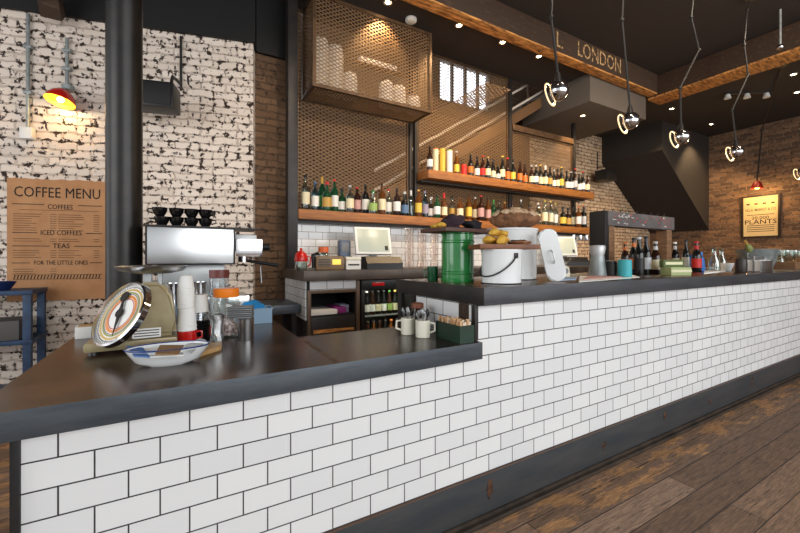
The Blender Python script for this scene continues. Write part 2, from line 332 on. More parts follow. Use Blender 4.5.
# grey box soffit and stair enclosure
bx = G().box(5.2, 6.72, 3.42, 4.7, 3.58, 4.0, .004).out('ceiling_soffit', soffit_grey); struct(bx, 'grey brown boxed soffit hanging under the ceiling behind the beam', 'soffit')
p0 = (8.26, 3.86); prof = [(8.26, 4.0), (8.26, 3.41), (10.3, 1.89), (10.3, 4.0)]
sb = G().prism(prof, 0, 1.25, Matrix(((1, 0, 0, 0), (0, 0, 1, 3.9), (0, 1, 0, 0), (0, 0, 0, 1)))).out('stair_enclosure', mat('dark soffit paint', (66, 58, 52), .8))
struct(sb, 'boxed underside of a staircase sloping down to the brick wall', 'staircase')
# ---------------------------------------------------------------- bar
bar = thing('tiled_bar', 'long white tiled bar front with a black steel kick plate', 'bar', (0, 0, 0))
front_tile = tile_mat('white metro tiles', 0, -.0118+20*TW, -.7045+21*TH)
G().box(-.378, 1.2, 1.358, 1.42, .2, .787).box(1.2, 9.5, 1.358, 1.42, .2, 1.03).out('tiled_front', front_tile, bar)
G().box(1.2, 1.225, 1.425, 1.9, .75, 1.03).out('tiled_end', tile_mat('white metro tiles on the bar end', 1, 20*TW+.02, -.7045+21*TH), bar)
g = G().box(-.377, 9.5, 1.345, 1.36, .02, .222, .002); g.out('kick_plate', kick_steel, bar)
g = G().box(-.377, 9.5, 1.315, 1.345, 0, .022, .004).box(-.377, 9.5, 1.335, 1.346, .022, .04); g.out('skirting_strip', mat('worn steel strip', (84, 72, 62), .45, .4, (54, 48, 44), 6), bar)
G().box(-.377, 9.5, 1.344, 1.358, .221, .2235).out('top_edge', mat('copper toned steel edge', (104, 80, 66), .4, .4), bar)
for k, x in enumerate([at_y(u_, v_, 1.345).x for u_, v_ in ((330, 610), (490, 491), (604, 437), (665, 417), (710, 397), (752, 380))]):
    zc = .125+.02*(k % 2)
    G().ball((x, 1.345, zc), .02, .002, .028+.02*(k % 2), 22, 12).jitter(.009, 45, k).out('rust_patch', rust, bar, label='rusty bolt patch on the kick plate')
G().box(-.397, -.377, 1.348, 1.43, 0, .787, .002).out('corner_angle', black_steel, bar)
G().box(1.18, 1.2, 1.352, 1.38, .862, 1.03, .002).box(1.19, 1.21, 2.07, 2.11, 0, 1.03, .002).out('support_post', black_steel, bar)
G().box(1.2, 9.5, 1.42, 1.5, 0, 1.03).box(-.378, 1.19, 1.42, 1.5, 0, .787).out('inner_panel', dark_wood, bar)
G().box(-.37, .42, 1.5, 2.9, 0, .787).out('cabinet_body', black_steel, bar)
lw = thing('low_worktop', 'low dark brown steel worktop carrying the coffee machine and scale', 'worktop', (0, 0, .862))
Lp = [(-.476, 1.313), (1.183, 1.313), (1.183, 1.355), (1.175, 1.355), (1.175, 1.85), (.48, 1.85), (.48, 3.45), (-.2, 3.45), (-.2, 2.97), (-.476, 2.97)]
G().prism(Lp, -.075, 0).out('steel_top', top_steel, lw)
G().box(-.478, 1.185, 1.309, 1.313, -.076, .001, .001).out('front_band', band_steel, lw)
G().box(1.183, 1.187, 1.309, 1.355, -.076, .001, .001).out('end_band', mat('copper toned steel edge', (110, 80, 62), .4, .5), lw)
seam = mat('worn pale seam', (122, 98, 78), .5, .2, (70, 54, 46), 14)
a = at_z(302, 339, .862); b = at_z(335, 361, .862)
G().bar((a.x, a.y, .0004), (b.x, 1.32, .0004), .02, .0008).out('seam', seam, lw)
hw = thing('bar_worktop', 'raised dark steel bar top running to the brick wall', 'worktop', (0, 0, 1.112))
G().box(1.2, 9.5, 1.312, 2.14, -.082, 0, .002).out('steel_top', top_steel, hw)
G().box(1.197, 9.5, 1.308, 1.312, -.083, .001, .001).out('front_band', mat('dark grey steel band', (72, 74, 78), .45, .4, (58, 58, 62), 4, (1, 1, 6)), hw)
G().box(1.194, 1.198, 1.308, 2.14, -.083, .001, .001).out('end_band', black_steel, hw)
# ---------------------------------------------------------------- back bar
bk = thing('back_worktop', 'dark steel worktop of the back bar under the tills', 'worktop', (0, 0, 1.14))
G().box(.88, 6.0, 3.2, 4.08, -.09, 0, .004).out('steel_top', mat('grey brown steel', (86, 76, 68), .4, .35, (58, 50, 46), 5), bk)
cb = thing('back_cabinet', 'cabinet with white tile band and open linen shelf', 'cabinet', (.93, 3.26, 0))
small_tile = tile_mat('white tiles on the cabinet', 0, 20*TW-.02, -1.05+24*TH); side_tile = tile_mat('white tiles on the cabinet side', 1, 20*TW, -1.05+24*TH)
G().box(.02, .46, .005, .03, .965, 1.05).out('tile_band', small_tile, cb)
G().box(-.012, 0, .03, .8, .7, 1.05).out('tiled_side', side_tile, cb)
G().box(0, .02, .02, .8, 0, 1.05).box(.47, .49, .02, .8, 0, 1.05).box(.02, .47, .56, .58, 0, 1.05).box(.02, .47, .04, .56, .71, .73).box(.02, .47, .05, .56, .05, .07).out('body', black_paint, cb)
G().box(0, .03, -.01, .03, 0, .965, .002).box(.46, .495, -.01, .03, 0, 1.05, .002).box(.03, .46, -.01, .03, .935, .965, .002).out('steel_frame', mat('brown steel frame', (92, 74, 60), .45, .4), cb)
d = G().box(.035, .455, .0, .035, .36, .72, .003).out('drawer', black_steel, cb); G().box(.05, .44, -.004, 0, .58, .61).jitter(.006, 30, 3).out('wood_scrape', worn_glow_wood, d)
G().box(.035, .455, .0, .035, .05, .35, .003).out('drawer', black_steel, cb)
for k, (c, nm, z, x0, x1) in enumerate((((226, 222, 214), 'white', .73, .04, .30), ((130, 40, 110), 'purple', .73, .27, .40), ((190, 178, 206), 'lilac', .73, .36, .45))):
    o = G().box(.93+x0, .93+x1, 3.30+.05*k, 3.6, z, z+.05+.012*k, .015).jitter(.012, 16, k).out('folded_cloth', paint(nm+' cotton', c, .9)); tag(o, f'{nm} folded cloth on the open shelf of the back cabinet', 'cloth', 'cloths on the cabinet shelf')
fr = thing('bottle_fridge', 'black under counter fridge with bottles behind glass', 'fridge', (1.44, 3.26, 0))
G().box(0, .025, .02, .6, 0, 1.04).box(1.15, 1.175, .02, .6, 0, 1.04).box(.025, 1.15, .58, .6, 0, 1.04).box(.025, 1.15, .02, .58, 0, .1).box(.025, 1.15, .02, .58, .98, 1.04).box(.57, .59, .02, .58, .1, .98).out('body', black_paint, fr)
for z in (.40, .685): G().box(.03, 1.145, .04, .57, z-.006, z).out('wire_shelf', dull_steel, fr)
for x in (0, .59):
    dd = G().box(x, x+.585, -.015, .012, .95, 1.04, .002).box(x, x+.035, -.015, .012, .1, .95, .002).box(x+.55, x+.585, -.015, .012, .1, .95, .002).box(x+.035, x+.55, -.015, .012, .1, .15).out('door', black_plastic, fr)
    G().box(x+.035, x+.55, -.004, -.001, .15, .95).out('door_glass', glass, dd)
G().box(.11, .24, -.02, -.015, .985, 1.02, .004).out('badge', red_paint, fr)
fl_ = bpy.data.lights.new('fridge_fill_light', 'AREA'); fl_.shape = 'RECTANGLE'; fl_.size = 1.0; fl_.size_y = .05; fl_.energy = 4; fl_.color = (1, .93, .8)
o = bpy.data.objects.new('fridge_fill_light', fl_); COL.objects.link(o); o.location = (2.0, 3.34, .975)
fl2 = fl_.copy(); fl2.energy = 2.5; o = bpy.data.objects.new('fridge_fill_light', fl2); COL.objects.link(o); o.location = (2.0, 3.33, .675)  # unseen second light added to brighten the dark lower fridge row
sw = thing('side_worktop', 'low dark worktop between the coffee machine and the back cabinet', 'worktop', (0, 0, .83))
G().box(.5, .91, 3.42, 3.96, -.08, 0, .003).out('steel_top', band_steel, sw); 
for x in (.52, .86):
    for y in (3.5, 3.88): G().box(x, x+.03, y, y+.05, -.83, -.08).out('leg', black_steel, sw)
bs = G().box(1.0, 5.85, 4.085, 4.1, 1.14, 1.66).out('wall_splashback', tile_mat('white splashback tiles', 0, 20*TW, -1.14+24*TH, mortar=(120, 110, 102)))
struct(bs, 'white tiled splashback under the bottle shelf', 'wall')
# shelves
SY0, SY1 = 3.85, 4.09
s1 = thing('bottle_shelf', 'lower thick timber shelf of spirits above the tills', 'shelf', (0, 0, 1.757)); G().box(1.005, 5.97, SY0, SY1, -.1, 0, .004).out('plank', shelf_wood, s1); G().box(1.0, 5.9, SY1-.14, SY1-.02, -.125, -.1).out('steel_rail', black_steel, s1)
s2 = thing('bottle_shelf', 'upper thick timber shelf of beers and cans', 'shelf', (0, 0, 2.352)); G().box(2.61, 5.97, SY0, SY1+.02, -.104, 0, .004).out('plank', shelf_wood, s2); G().box(2.6, 5.9, SY1-.1, SY1+.02, -.13, -.104).out('steel_rail', black_steel, s2)
# posts
def post(x0, x1, y0, y1, z1, label, z0=0):
    t = thing('steel_post', label, 'post', ((x0+x1)/2, (y0+y1)/2, z0)); z1 -= z0; hx, hy = (x1-x0)/2, (y1-y0)/2
    G().box(-hx, hx, -hy, hy, 0, z1, .004).out('post_shaft', black_steel, t); G().box(-hx-.02, hx+.02, -hy-.003, hy+.003, 0, .012).out('foot_plate', black_steel, t)
    return t
post(.90, 1.0, 3.85, 3.97, 4.0, 'thick black steel post at the end of the lower shelf beside the brick pier', 1.14)
post(2.50, 2.54, 4.115, 4.17, 4.0, 'thin black post below the cage corner, nearest the first till')
post(2.58, 2.62, 4.115, 4.17, 4.0, 'thin black post at the start of the upper shelf')
post(4.27, 4.33, 4.115, 4.17, 4.0, 'rusty dark post behind the middle of the upper shelf')
post(5.80, 5.86, 4.115, 4.17, 4.0, 'dark post at the far end of the shelves by the pale brick')
# wire mesh
def lattice(g, x0, x1, z0, z1, pw, ph, w, d, y=0):
    s = ph/pw
    for sg in (1, -1):
        n0 = int((x1-x0)/pw + (z1-z0)/ph)+2
        for k in range(n0):
            if sg == 1: c = z0 - (x1-x0)*s + k*ph; f = lambda x: c + s*(x-x0); xa = max(x0, x0+(z0-c)/s); xb = min(x1, x0+(z1-c)/s)
            else: c = z0 + k*ph; f = lambda x: c - s*(x-x0); xa = max(x0, x0+(c-z1)/s); xb = min(x1, x0+(c-z0)/s)
            if xb-xa < 1e-3: continue
            a = Vector((xa, y, f(xa))); b = Vector((xb, y, f(xb))); n = Vector((-(b-a).z, 0, (b-a).x)).normalized()*w/2; dy = Vector((0, d/2, 0))
            vs = [g.bm.verts.new(p) for p in (a-n-dy, a+n-dy, a+n+dy, a-n+dy, b-n-dy, b+n-dy, b+n+dy, b-n+dy)]
            for q in ((0, 1, 5, 4), (1, 2, 6, 5), (2, 3, 7, 6), (3, 0, 4, 7)): g.bm.faces.new([vs[i] for i in q])
    return g
def mesh_panel(x0, x1, z0, z1, label):
    t = thing('mesh_panel', label, 'wire mesh', (x0, 4.145, z0), group='wire mesh panels in front of the stairs')
    lattice(G(), .02, x1-x0-.02, .02, z1-z0-.02, .078, .042, .0085, .004).out('expanded_mesh', mesh_metal, t)
    G().box(0, x1-x0, -.012, .012, 0, .025).box(0, x1-x0, -.012, .012, z1-z0-.025, z1-z0).box(0, .025, -.012, .012, .025, z1-z0-.025).box(x1-x0-.025, x1-x0, -.012, .012, .025, z1-z0-.025).out('frame', frame_rust, t)
mesh_panel(1.03, 2.49, 1.16, 3.99, 'wire mesh panel beside the black post under the cage')
mesh_panel(2.63, 4.26, 1.16, 3.99, 'wire mesh panel in front of the stairwell window')
mesh_panel(4.34, 5.79, 1.16, 3.2, 'wire mesh panel under the boxed soffit at the far end of the shelves')
tr = thing('top_rail', 'bronze horizontal rail over the far mesh panel', 'rail', (4.34, 4.14, 3.21)); G().box(0, 1.45, -.03, .03, 0, .09, .003).out('rail_bar', frame_rust, tr)
# stairs behind the mesh
st = thing('staircase', 'bronze steel staircase rising behind the wire mesh', 'staircase', (2.1, 4.3, 1.97))
run, rise, ns = .28, .174, 13
for y in (.02, .72): G().bar((0, y, -.02), (run*ns, y, rise*ns-.02), .05, .15, (0, 0, 1)).out('stringer', mat('amber brown steel', (112, 82, 54), .5, .1), st)
for k in range(ns): G().box(run*k+.02, run*k+.27, .05, .69, rise*k+.05, rise*k+.08).out('tread', frame_rust, st)
rail_w = mat('pale painted rail', (206, 196, 184), .4)
G().tube([(0, .02, .40), (run*ns, .02, rise*ns+.40)], .018).tube([(0, .02, .15), (run*ns, .02, rise*ns+.15)], .018).out('handrail', rail_w, st)
for k in range(1, ns, 3): G().bar((run*k, .02, rise*k), (run*k, .02, rise*k+.40), .02).out('baluster', frame_rust, st)
# cage
cx0, cx1, cy0, cy1, cz0, cz1 = 1.105, 2.55, 3.69, 4.1, 2.98, 3.93
cg = thing('cup_cage', 'bronze framed wire mesh cage of paper cups over the back bar', 'cage', (cx0, cy0, cz0)); CW, CDp, CHt = cx1-cx0, cy1-cy0, cz1-cz0
g = G(); f = .035
for z in (0, CHt-f):
    g.box(0, CW, 0, f, z, z+f).box(0, CW, CDp-f, CDp, z, z+f).box(0, f, f, CDp-f, z, z+f).box(CW-f, CW, f, CDp-f, z, z+f)
for x in (0, CW-f):
    for y in (0, CDp-f): g.box(x, x+f, y, y+f, f, CHt-f)
g.out('frame', frame_rust, cg)
lattice(G(), f, CW-f, f, CHt-f, .07, .039, .0088, .004, .015).out('mesh_front', mesh_metal, cg)
lattice(G(), f, CDp-f, f, CHt-f, .07, .039, .0088, .004, 0).out('mesh_side', mesh_metal, cg, (.015, 0, 0)).rotation_euler = (0, 0, pi/2)
lattice(G(), f, CDp-f, f, CHt-f, .07, .039, .0088, .004, 0).out('mesh_side', mesh_metal, cg, (CW-.015, 0, 0)).rotation_euler = (0, 0, pi/2)
lattice(G(), f, CW-f, f, CDp-f, .07, .037, .012, .004, 0).out('mesh_floor', mesh_metal, cg, (0, 0, .012)).rotation_euler = (-pi/2, 0, 0)
o = cg.children[-1]; o.rotation_euler = (pi/2, 0, 0)
G().box(.60, 1.22, CDp-.13, CDp-.04, .53, .54).out('wire_ledge', mesh_metal, cg)
cup_pale = mat('white paper cups', (236, 230, 220), .7)
def sleeve(x, y, z, h, label, lying=False, r=.045):
    t = thing('cup_sleeve', label, 'paper cups', (x, y, z), group='sleeves of white paper cups in the cage')
    prof = [(0, 0), (r, 0)]; n = int(h/.014)
    for k in range(n): prof += [(r, .014*k+.005), (r*.93, .014*k+.0065), (r*.93, .014*(k+1)-.001), (r, .014*(k+1))]
    prof += [(r*.93, n*.014), (r*.86, n*.014+.05), (r*.82, n*.014+.055), (0, n*.014+.05)]
    o = G().lathe(prof, 18).out('stacked_cups', cup_pale, t)
    if lying: o.rotation_euler = (0, pi/2, 0); o.location = (0, 0, r)
sl = [(1.245, .50, 'tall white cup sleeve in the cage corner nearest the black post'), (1.41, .47, 'tall white cup sleeve standing second from the cage corner by the post'), (1.575, .21, 'short white cup sleeve third from the cage corner by the post'),
      (2.03, .23, 'white cup sleeve fourth from the cage corner by the post, past the gap'), (2.20, .21, 'white cup sleeve fifth from the cage corner by the post'), (2.40, .13, 'shortest white cup sleeve at the cage end by the window')]
for x, h, l in sl: sleeve(x, 3.87, cz0+.035, h, l, r=.085)
sleeve(1.76, 4.015, cz0+.54, .42, 'white cup sleeve lying on its side at the back of the cage', True, r=.042)
# ---------------------------------------------------------------- beams
bm1 = thing('ceiling_beam', 'long dark beam with LONDON lettering over the bar', 'beam', (1.06, 3.25, 3.95))
G().box(0, 5.68, 0, .15, .02, .32, .006).out('beam_body', dark_wood, bm1); G().box(0, 5.68, 0, .15, 0, .02, .003).out('light_painted_underside', worn_glow_wood, bm1)  # underside slab coloured as if lit from below
faded = mat('faded cream lettering', (182, 150, 104), .8, 0, (70, 52, 38), 22, ramp=(.47, .6))
RX = Matrix.Rotation(pi/2, 4, 'X')
text('lettering', 'LONDON', .3, faded, bm1, Matrix.Translation((4.12, -.002, .17)) @ RX, width=1.02); text('lettering', 'L', .3, faded, bm1, Matrix.Translation((3.22, -.002, .17)) @ RX)
bm2 = thing('ceiling_beam', 'crossing beam with painted orange light underneath, towards the far brick wall', 'beam', (6.75, 3.25, 3.9))
G().box(0, .36, -8.2, .15, .03, .36, .006).out('beam_body', dark_wood, bm2); G().box(-.01, .37, -8.2, .15, 0, .03, .004).out('light_painted_underside', worn_glow_wood, bm2)  # same bright orange slab, uplight painted into its colour
js = thing('timber_brace', 'dark diagonal timber brace above the red wall lamp', 'beam', (-1.0, 4.34, 3.36)); G().bar((0, 0, 0), (0, -.9, .9), .14, .15).out('brace_body', dark_wood, js)
# ---------------------------------------------------------------- column
cl = thing('iron_column', 'tall round black iron column beside the coffee machine', 'column', (-.357, 3.12, 0))
col_m = mat('black cast iron', (30, 29, 29), .35, .3, (42, 38, 36), 9)
G().lathe([(0, 0), (.17, 0), (.17, .06), (.12, .09), (.103, .2), (.103, 4.18), (.13, 4.22), (.13, 4.27), (0, 4.27)], 32).out('shaft', col_m, cl)
def wall_pt(u, v, off=0):
    d = ray(u, v); t = (4.186-off)/(d.y+.2627*d.x); return Vector((0, 0, CH)) + d*t
WR = radians(-14.7)
# speakers
def speaker(loc, rz, w, dp, h, label, pole):
    t = thing('loudspeaker', label, 'speaker', loc, rz)
    G().box(-w/2, w/2, -dp/2, dp/2, 0, h, .02).out('cabinet', black_plastic, t); G().box(-w/2+.02, w/2-.02, -dp/2-.006, -dp/2, .02, h-.02, .004).out('grille', black_paint, t)
    G().tube([(.02+w*.3, 0, h), (.02+w*.3, dp*.3, h+.12), (.02+w*.3, dp*.5+pole[0], h+.16)], .014).tube([(.02+w*.3, dp*.5+pole[0], h+.1), (.02+w*.3, dp*.5+pole[0], h+pole[1])], .012).out('bracket', black_steel, t)
p = wall_pt(153, 110, .34); speaker((p.x, p.y, p.z), WR, .38, .22, .22, 'black loudspeaker on the white brick beside the iron column', (.2, .62))
p = at_y(606, 181, 4.85); speaker((p.x, p.y, p.z), 0, .42, .26, .22, 'black loudspeaker on the pale brick past the shelves', (.16, .5))
# wall conduits
def conduit(u, v0, v1, label, box=True, off=.03):
    a = wall_pt(u, v0, off); b = wall_pt(u, v1, off); t = thing('wall_conduit', label, 'conduit', (a.x, a.y, b.z), WR)
    G().tube([(0, 0, 0), (0, 0, a.z-b.z)], .014, 10).out('pipe', galv, t)
    for k in (.3, .7): G().box(-.03, .03, -.016, .03, (a.z-b.z)*k, (a.z-b.z)*k+.025, .003).out('clip', galv, t)
    if box: G().box(-.045, .045, -.035, .025, -.1, .0, .008).out('junction_box', white_plastic, t)
conduit(28, 14, 128, 'grey conduit on the white brick ending in a small white box')
conduit(67, 38, 84, 'grey conduit dropping to the red wall lamp', False)
# red wall lamp
a = wall_pt(68, 88, .05); wl = thing('wall_lamp', 'red enamel wall lamp with yellow inside above the coffee menu', 'lamp', (a.x, a.y, a.z), WR)
G().lathe([(0, -.02), (.045, -.02), (.045, .02), (0, .02)], 16).out('joint_cap', galv, wl)
G().tube([(0, 0, 0), (0, -.05, -.03), (0, -.06, -.06)], .012).out('arm', galv, wl)
Mt = Matrix.Translation((0, -.06, -.05)) @ Matrix.Rotation(radians(-14), 4, 'X') @ Matrix.Rotation(radians(8), 4, 'Y') @ Matrix.Scale(.92, 4)
G().lathe([(0, .0), (.05, -.005), (.085, -.04), (.112, -.09), (.118, -.125)], 24, mx=Mt).out('shade', red_paint, wl)
G().lathe([(.115, -.124), (.1, -.095), (.0, -.075)], 24, mx=Mt).out('shade_lining', mat('yellow enamel lining', (255, 200, 40), .5, emit=.9), wl)
G().ball((0, 0, -.1), .03, .03, .03, mx=Mt).out('bulb', mat('warm bulb', (255, 214, 130), .5, emit=4), wl)
pl = bpy.data.lights.new('wall_lamp_light', 'POINT'); pl.energy = 2.2; pl.color = (1, .72, .35); pl.shadow_soft_size = .03
o = bpy.data.objects.new('wall_lamp_light', pl); COL.objects.link(o); o.parent = wl; o.location = Mt @ Vector((0, 0, -.16))
# coffee menu
a = wall_pt(7, 178, .012); b = wall_pt(107, 181, .012); MW = (Vector((b.x, b.y))-Vector((a.x, a.y))).length; MH = 1.09
mn = thing('coffee_menu', 'brown paper coffee menu with black lettering on the white brick', 'poster', (a.x, a.y, 1.955-MH), WR)
g = G(); n = 24; top = [(MW*k/n, MH+random.uniform(-.008, .006)) for k in range(n+1)]; bot = [(MW*k/n, random.uniform(-.006, .012)+.012*(k/n)) for k in range(n, -1, -1)]
g.prism(top+bot, -.001, .001, RX); g.out('sheet', kraft, mn)
def mt(s, size, x, z, w=None): text('lettering', s, size, ink, mn, Matrix.Translation((x, -.003, MH*z)) @ RX, .0006, w)
mt('COFFEE MENU', .13, MW*.5, .885, MW*.86)
mt('COFFEES', .062, MW*.52, .772, MW*.25); mt('ICED COFFEES', .062, MW*.53, .56, MW*.41); mt('TEAS', .062, MW*.53, .452, MW*.17); mt('FOR THE LITTLE ONES', .054, MW*.53, .315, MW*.54)
def line(x0, x1, z, h=.006): g.box(MW*x0, MW*x1, -.0026, -.0014, MH*z-h/2, MH*z+h/2)
for z, l, r in ((.79, .36, .70), (.56, .29, .78), (.452, .41, .66), (.315, .22, .82)): 
    for q0, q1 in ((.05, l), (r, .95)): g = G(); line(q0, q1, z); g.out('rule_line', ink, mn)
print_ink = mat('grey brown print', (96, 66, 44), .8)
for z0, n_, xr in ((.71, 8, 1), (.51, 2, 1), (.415, 4, 1), (.265, 3, 0)):
    for k in range(n_):
        z = z0 - k*.0185
        for c0 in ((.06, .5) if xr else (.06,)):
            g = G(); x = c0; e = c0+random.uniform(.16, .28)
            while x < e: wd = random.uniform(.02, .05); line(x, min(x+wd, e), z, .0048); x += wd+.002
            g.out('small_lettering', print_ink, mn); g = G(); line(c0+.36, c0+.42, z, .0048); g.out('price_print', print_ink, mn)
g = G(); line(.12, .92, .745, .004); g.out('rule_line', print_ink, mn)
g = G()
for k in range(27): x = MW*(.06+.88*k/27); g.prism([(x, 0), (x+.008, 0), (x+.018, .034), (x+.01, .034)], -.0026+.004, -.0014+.004, Matrix.Translation((0, .0, MH*.185)) @ RX)
g.box(MW*.06, MW*.95, -.0066, -.0054, MH*.185-.004, MH*.185-.001).box(MW*.06, MW*.95, -.0066, -.0054, MH*.185+.035, MH*.185+.038)
g.out('hatched_band', ink, mn)
# ---------------------------------------------------------------- blue shelf unit
bu = thing('blue_shelf_unit', 'worn blue metal shelf unit against the white brick', 'shelf', (-1.065, 4.04, 0))
for x in (-.05, -.95):
    for y in (0, .33): G().box(x, x+.05, y, y+.05, 0, .98, .003).out('leg', blue_paint, bu)
for z in (.96, .57, .15): G().box(-.95, .01, -.01, .38, z, z+.035, .004).out('shelf_tray', blue_paint, bu)
G().box(-1.065-.8, -1.065-.07, 4.05, 4.36, .605, .76, .01).box(-1.065-.55, -1.065-.3, 4.042, 4.05, .64, .70).out('grey_crate', mat('dark grey crate', (84, 82, 80), .6)); tag(bpy.data.objects['grey_crate'], 'dark grey crate on the blue unit middle shelf', 'crate')
t = thing('blue_bowl', 'small dark blue bowl on top of the blue unit', 'bowl', (-1.27, 4.16, .995)); G().lathe([(0, 0), (.05, 0), (.09, .07), (.085, .07), (.045, .01), (0, .01)], 20).out('bowl_body', paint('navy enamel', (28, 40, 84), .3), t)
# ---------------------------------------------------------------- espresso machine
em = thing('espresso_machine', 'steel espresso machine with black cups on top', 'coffee machine', (-.222, 2.85, .862))
mw = .525
G().box(0, mw, 0, .42, .345, .60, .006).out('body', black_steel, em)
G().box(.012, mw-.012, -.006, 0, .352, .588, .004).out('back_panel', steel, em)
G().box(.0, mw+.17, .05, .42, .6, .606).out('cup_tray', black_plastic, em)
G().box(.04, mw+.1, .04, .40, .03, .12, .006).out('drip_tray', steel, em)
G().box(.06, mw-.06, .10, .34, .12, .345, .004).out('frame_block', dull_steel, em)
for x in (.06, mw): 
    for y in (.06, .36): G().lathe([(0, 0), (.02, 0), (.018, .035), (0, .035)], 12, (x, y, 0)).out('foot', black_plastic, em)
G().box(mw+.005, mw+.18, .0, .012, .40, .525, .002).out('mirror_plate', chrome, em); G().box(mw, mw+.15, .04, .30, .44, .56, .01).out('side_head', dull_steel, em)
G().tube([(mw+.15, .06, .47), (mw+.24, .04, .47)], .026, 12).out('steam_knob', black_plastic, em)
G().lathe([(0, 0), (.035, 0), (.035, .07), (0, .07)], 18, (mw+.07, .14, .36)).out('group_head', chrome, em)
G().tube([(mw+.09, .12, .37), (mw+.3, .05, .335)], .014, 10, rs=[.011, .016]).out('portafilter_handle', black_plastic, em)
G().tube([(mw+.13, .2, .44), (mw+.19, .16, .4), (mw+.2, .15, .2)], .006).out('steam_wand', chrome, em)
g = G(); prof = [(0, 0), (.024, 0), (.027, .006), (.04, .028), (.046, .06), (.043, .06), (.036, .028), (.024, .01), (0, .01)]
cupm = G().lathe(prof, 20).mesh('cup_bowl', black_china); hm = G().tube([(.043, 0, .05), (.066, 0, .048), (.066, 0, .03), (.038, 0, .02)], .005, 8).mesh('handle', black_china)
def cup(x, y, z, rz, label):
    t = thing('coffee_cup', label, 'cup', (x, y, z), rz, 'black coffee cups on the espresso machine'); put(cupm, 'cup_bowl', t); put(hm, 'handle', t)
side = ['end nearest the iron column', 'second from the iron column', 'third from the iron column', 'end nearest the portafilter']
for k, u in enumerate((162, 176.5, 191.5, 205.5)):
    P_ = at_y(u, 225, 2.98)
    cup(P_.x, 2.98, 1.4685, [2.9, 1.9, 2.2, -.2][k], 'black cup in the lower row on the espresso machine, '+side[k])
    cup(P_.x-.012*(k == 0), 2.98, 1.4685+.0605, [3.3, 1.6, 1.9, -.5][k], 'black cup in the upper row on the espresso machine, '+side[k])
# ---------------------------------------------------------------- kitchen scale
ZC = .862
sc = thing('kitchen_scale', 'olive vintage weighing scale with a big round striped dial', 'scale', (-.19, 1.98, ZC))
G().box(-.16, .16, -.09, .13, .012, .05, .012).out('base_plate', olive, sc)
for x in (-.13, .13):
    for y in (-.06, .1): G().lathe([(0, 0), (.018, 0), (.015, .014), (0, .014)], 10, (x, y, 0)).out('foot', black_plastic, sc)
g = G(); Mb = Matrix.Translation((0, .13, 0)) @ RX
g.prism([(-.10, .05), (.155, .05), (.152, .12), (.135, .24), (.10, .285), (.02, .285), (-.05, .2)], 0, .19, Mb)
bmesh.ops.bevel(g.bm, geom=g.bm.edges[:], offset=.018, segments=3, affect='EDGES')
g.out('body', olive, sc)
G().box(.03, .06, .0, .06, .275, .32).box(.085, .1, .0, .06, .27, .32).out('stem', dull_steel, sc)
pc = at_t(144, 270, 1.66); lp = Vector((pc.x+.19, pc.y-1.98, pc.z-ZC))
G().lathe([(0, 0), (.07, .002), (.12, .014), (.138, .034), (.132, .036), (.07, .008), (0, .005)], 36, (.062, .03, .318)).out('pan', steel, sc)
nrm = Vector((-.708, -.514, .485)); dl = Vector((-.222, 1.857, 1.027)) - Vector((-.19, 1.98, ZC)); Q = nrm.to_track_quat('Z', 'Y').to_matrix().to_4x4(); Q.translation = dl
R = .13
G().lathe([(0, -.035), (R*.5, -.035), (R*.9, -.024), (R+.006, -.012), (R+.006, .012), (R-.002, .016), (R-.004, .002)], 48, mx=Q).out('bezel', chrome, sc)
def ring(r0, r1, z, m, nm, prt): return G().lathe([(r0, z), (r1, z)] if r0 > 0 else [(0, z), (r1, z)], 48, mx=Q).out(nm, m, prt)
fd = ring(0, R-.004, .001, paper_white, 'dial_face', sc)
for r0, r1, c in ((.70, .75, 'green'), (.665, .685, 'black'), (.79, .86, 'gold'), (.54, .63, 'orange'), (.49, .52, 'red'), (.90, .92, 'black')):
    ring(R*r0*.97, R*r1*.97, .002, paint('dial '+c, {'green': (150, 150, 70), 'black': (60, 54, 50), 'gold': (206, 170, 90), 'orange': (226, 140, 60), 'red': (200, 84, 60)}[c], .5), 'dial_ring', fd)
g = G()
for k in range(60):
    a = 2*pi*k/60; l = .08 if k % 5 else .13
    g.box(R*(.96-l), R*.955, -.0008, .0008, .0026, .0032, 0, Q @ Matrix.Rotation(a, 4, 'Z'))
g.out('tick_marks', ink, fd)
Mp = Q @ Matrix.Rotation(radians(-70), 4, 'Z')
g = G().prism([(-.07, -.004), (.0, -.011), (.10, 0), (.0, .011), (-.07, .004)], .008, .010, Mp); g.lathe([(0, .006), (.018, .006), (.018, .013), (0, .013)], 16, mx=Q)
g.lathe([(0, .0075), (.022, .0075), (.022, .0105), (0, .0105)], 16, (-.075, 0, 0), Mp); g.out('pointer', ink, sc)
g = G().box(.06, .155, -.0915, -.089, .052, .10, .0008); lbp = G().box(.0, .1, -.0935, -.0915, .055, .095).out('data_plate', paper_white, sc)
g = G()
for k in range(3): g.box(.006, .094, -.0942, -.0934, .062+.011*k, .066+.011*k)
g.out('plate_print', ink, lbp)
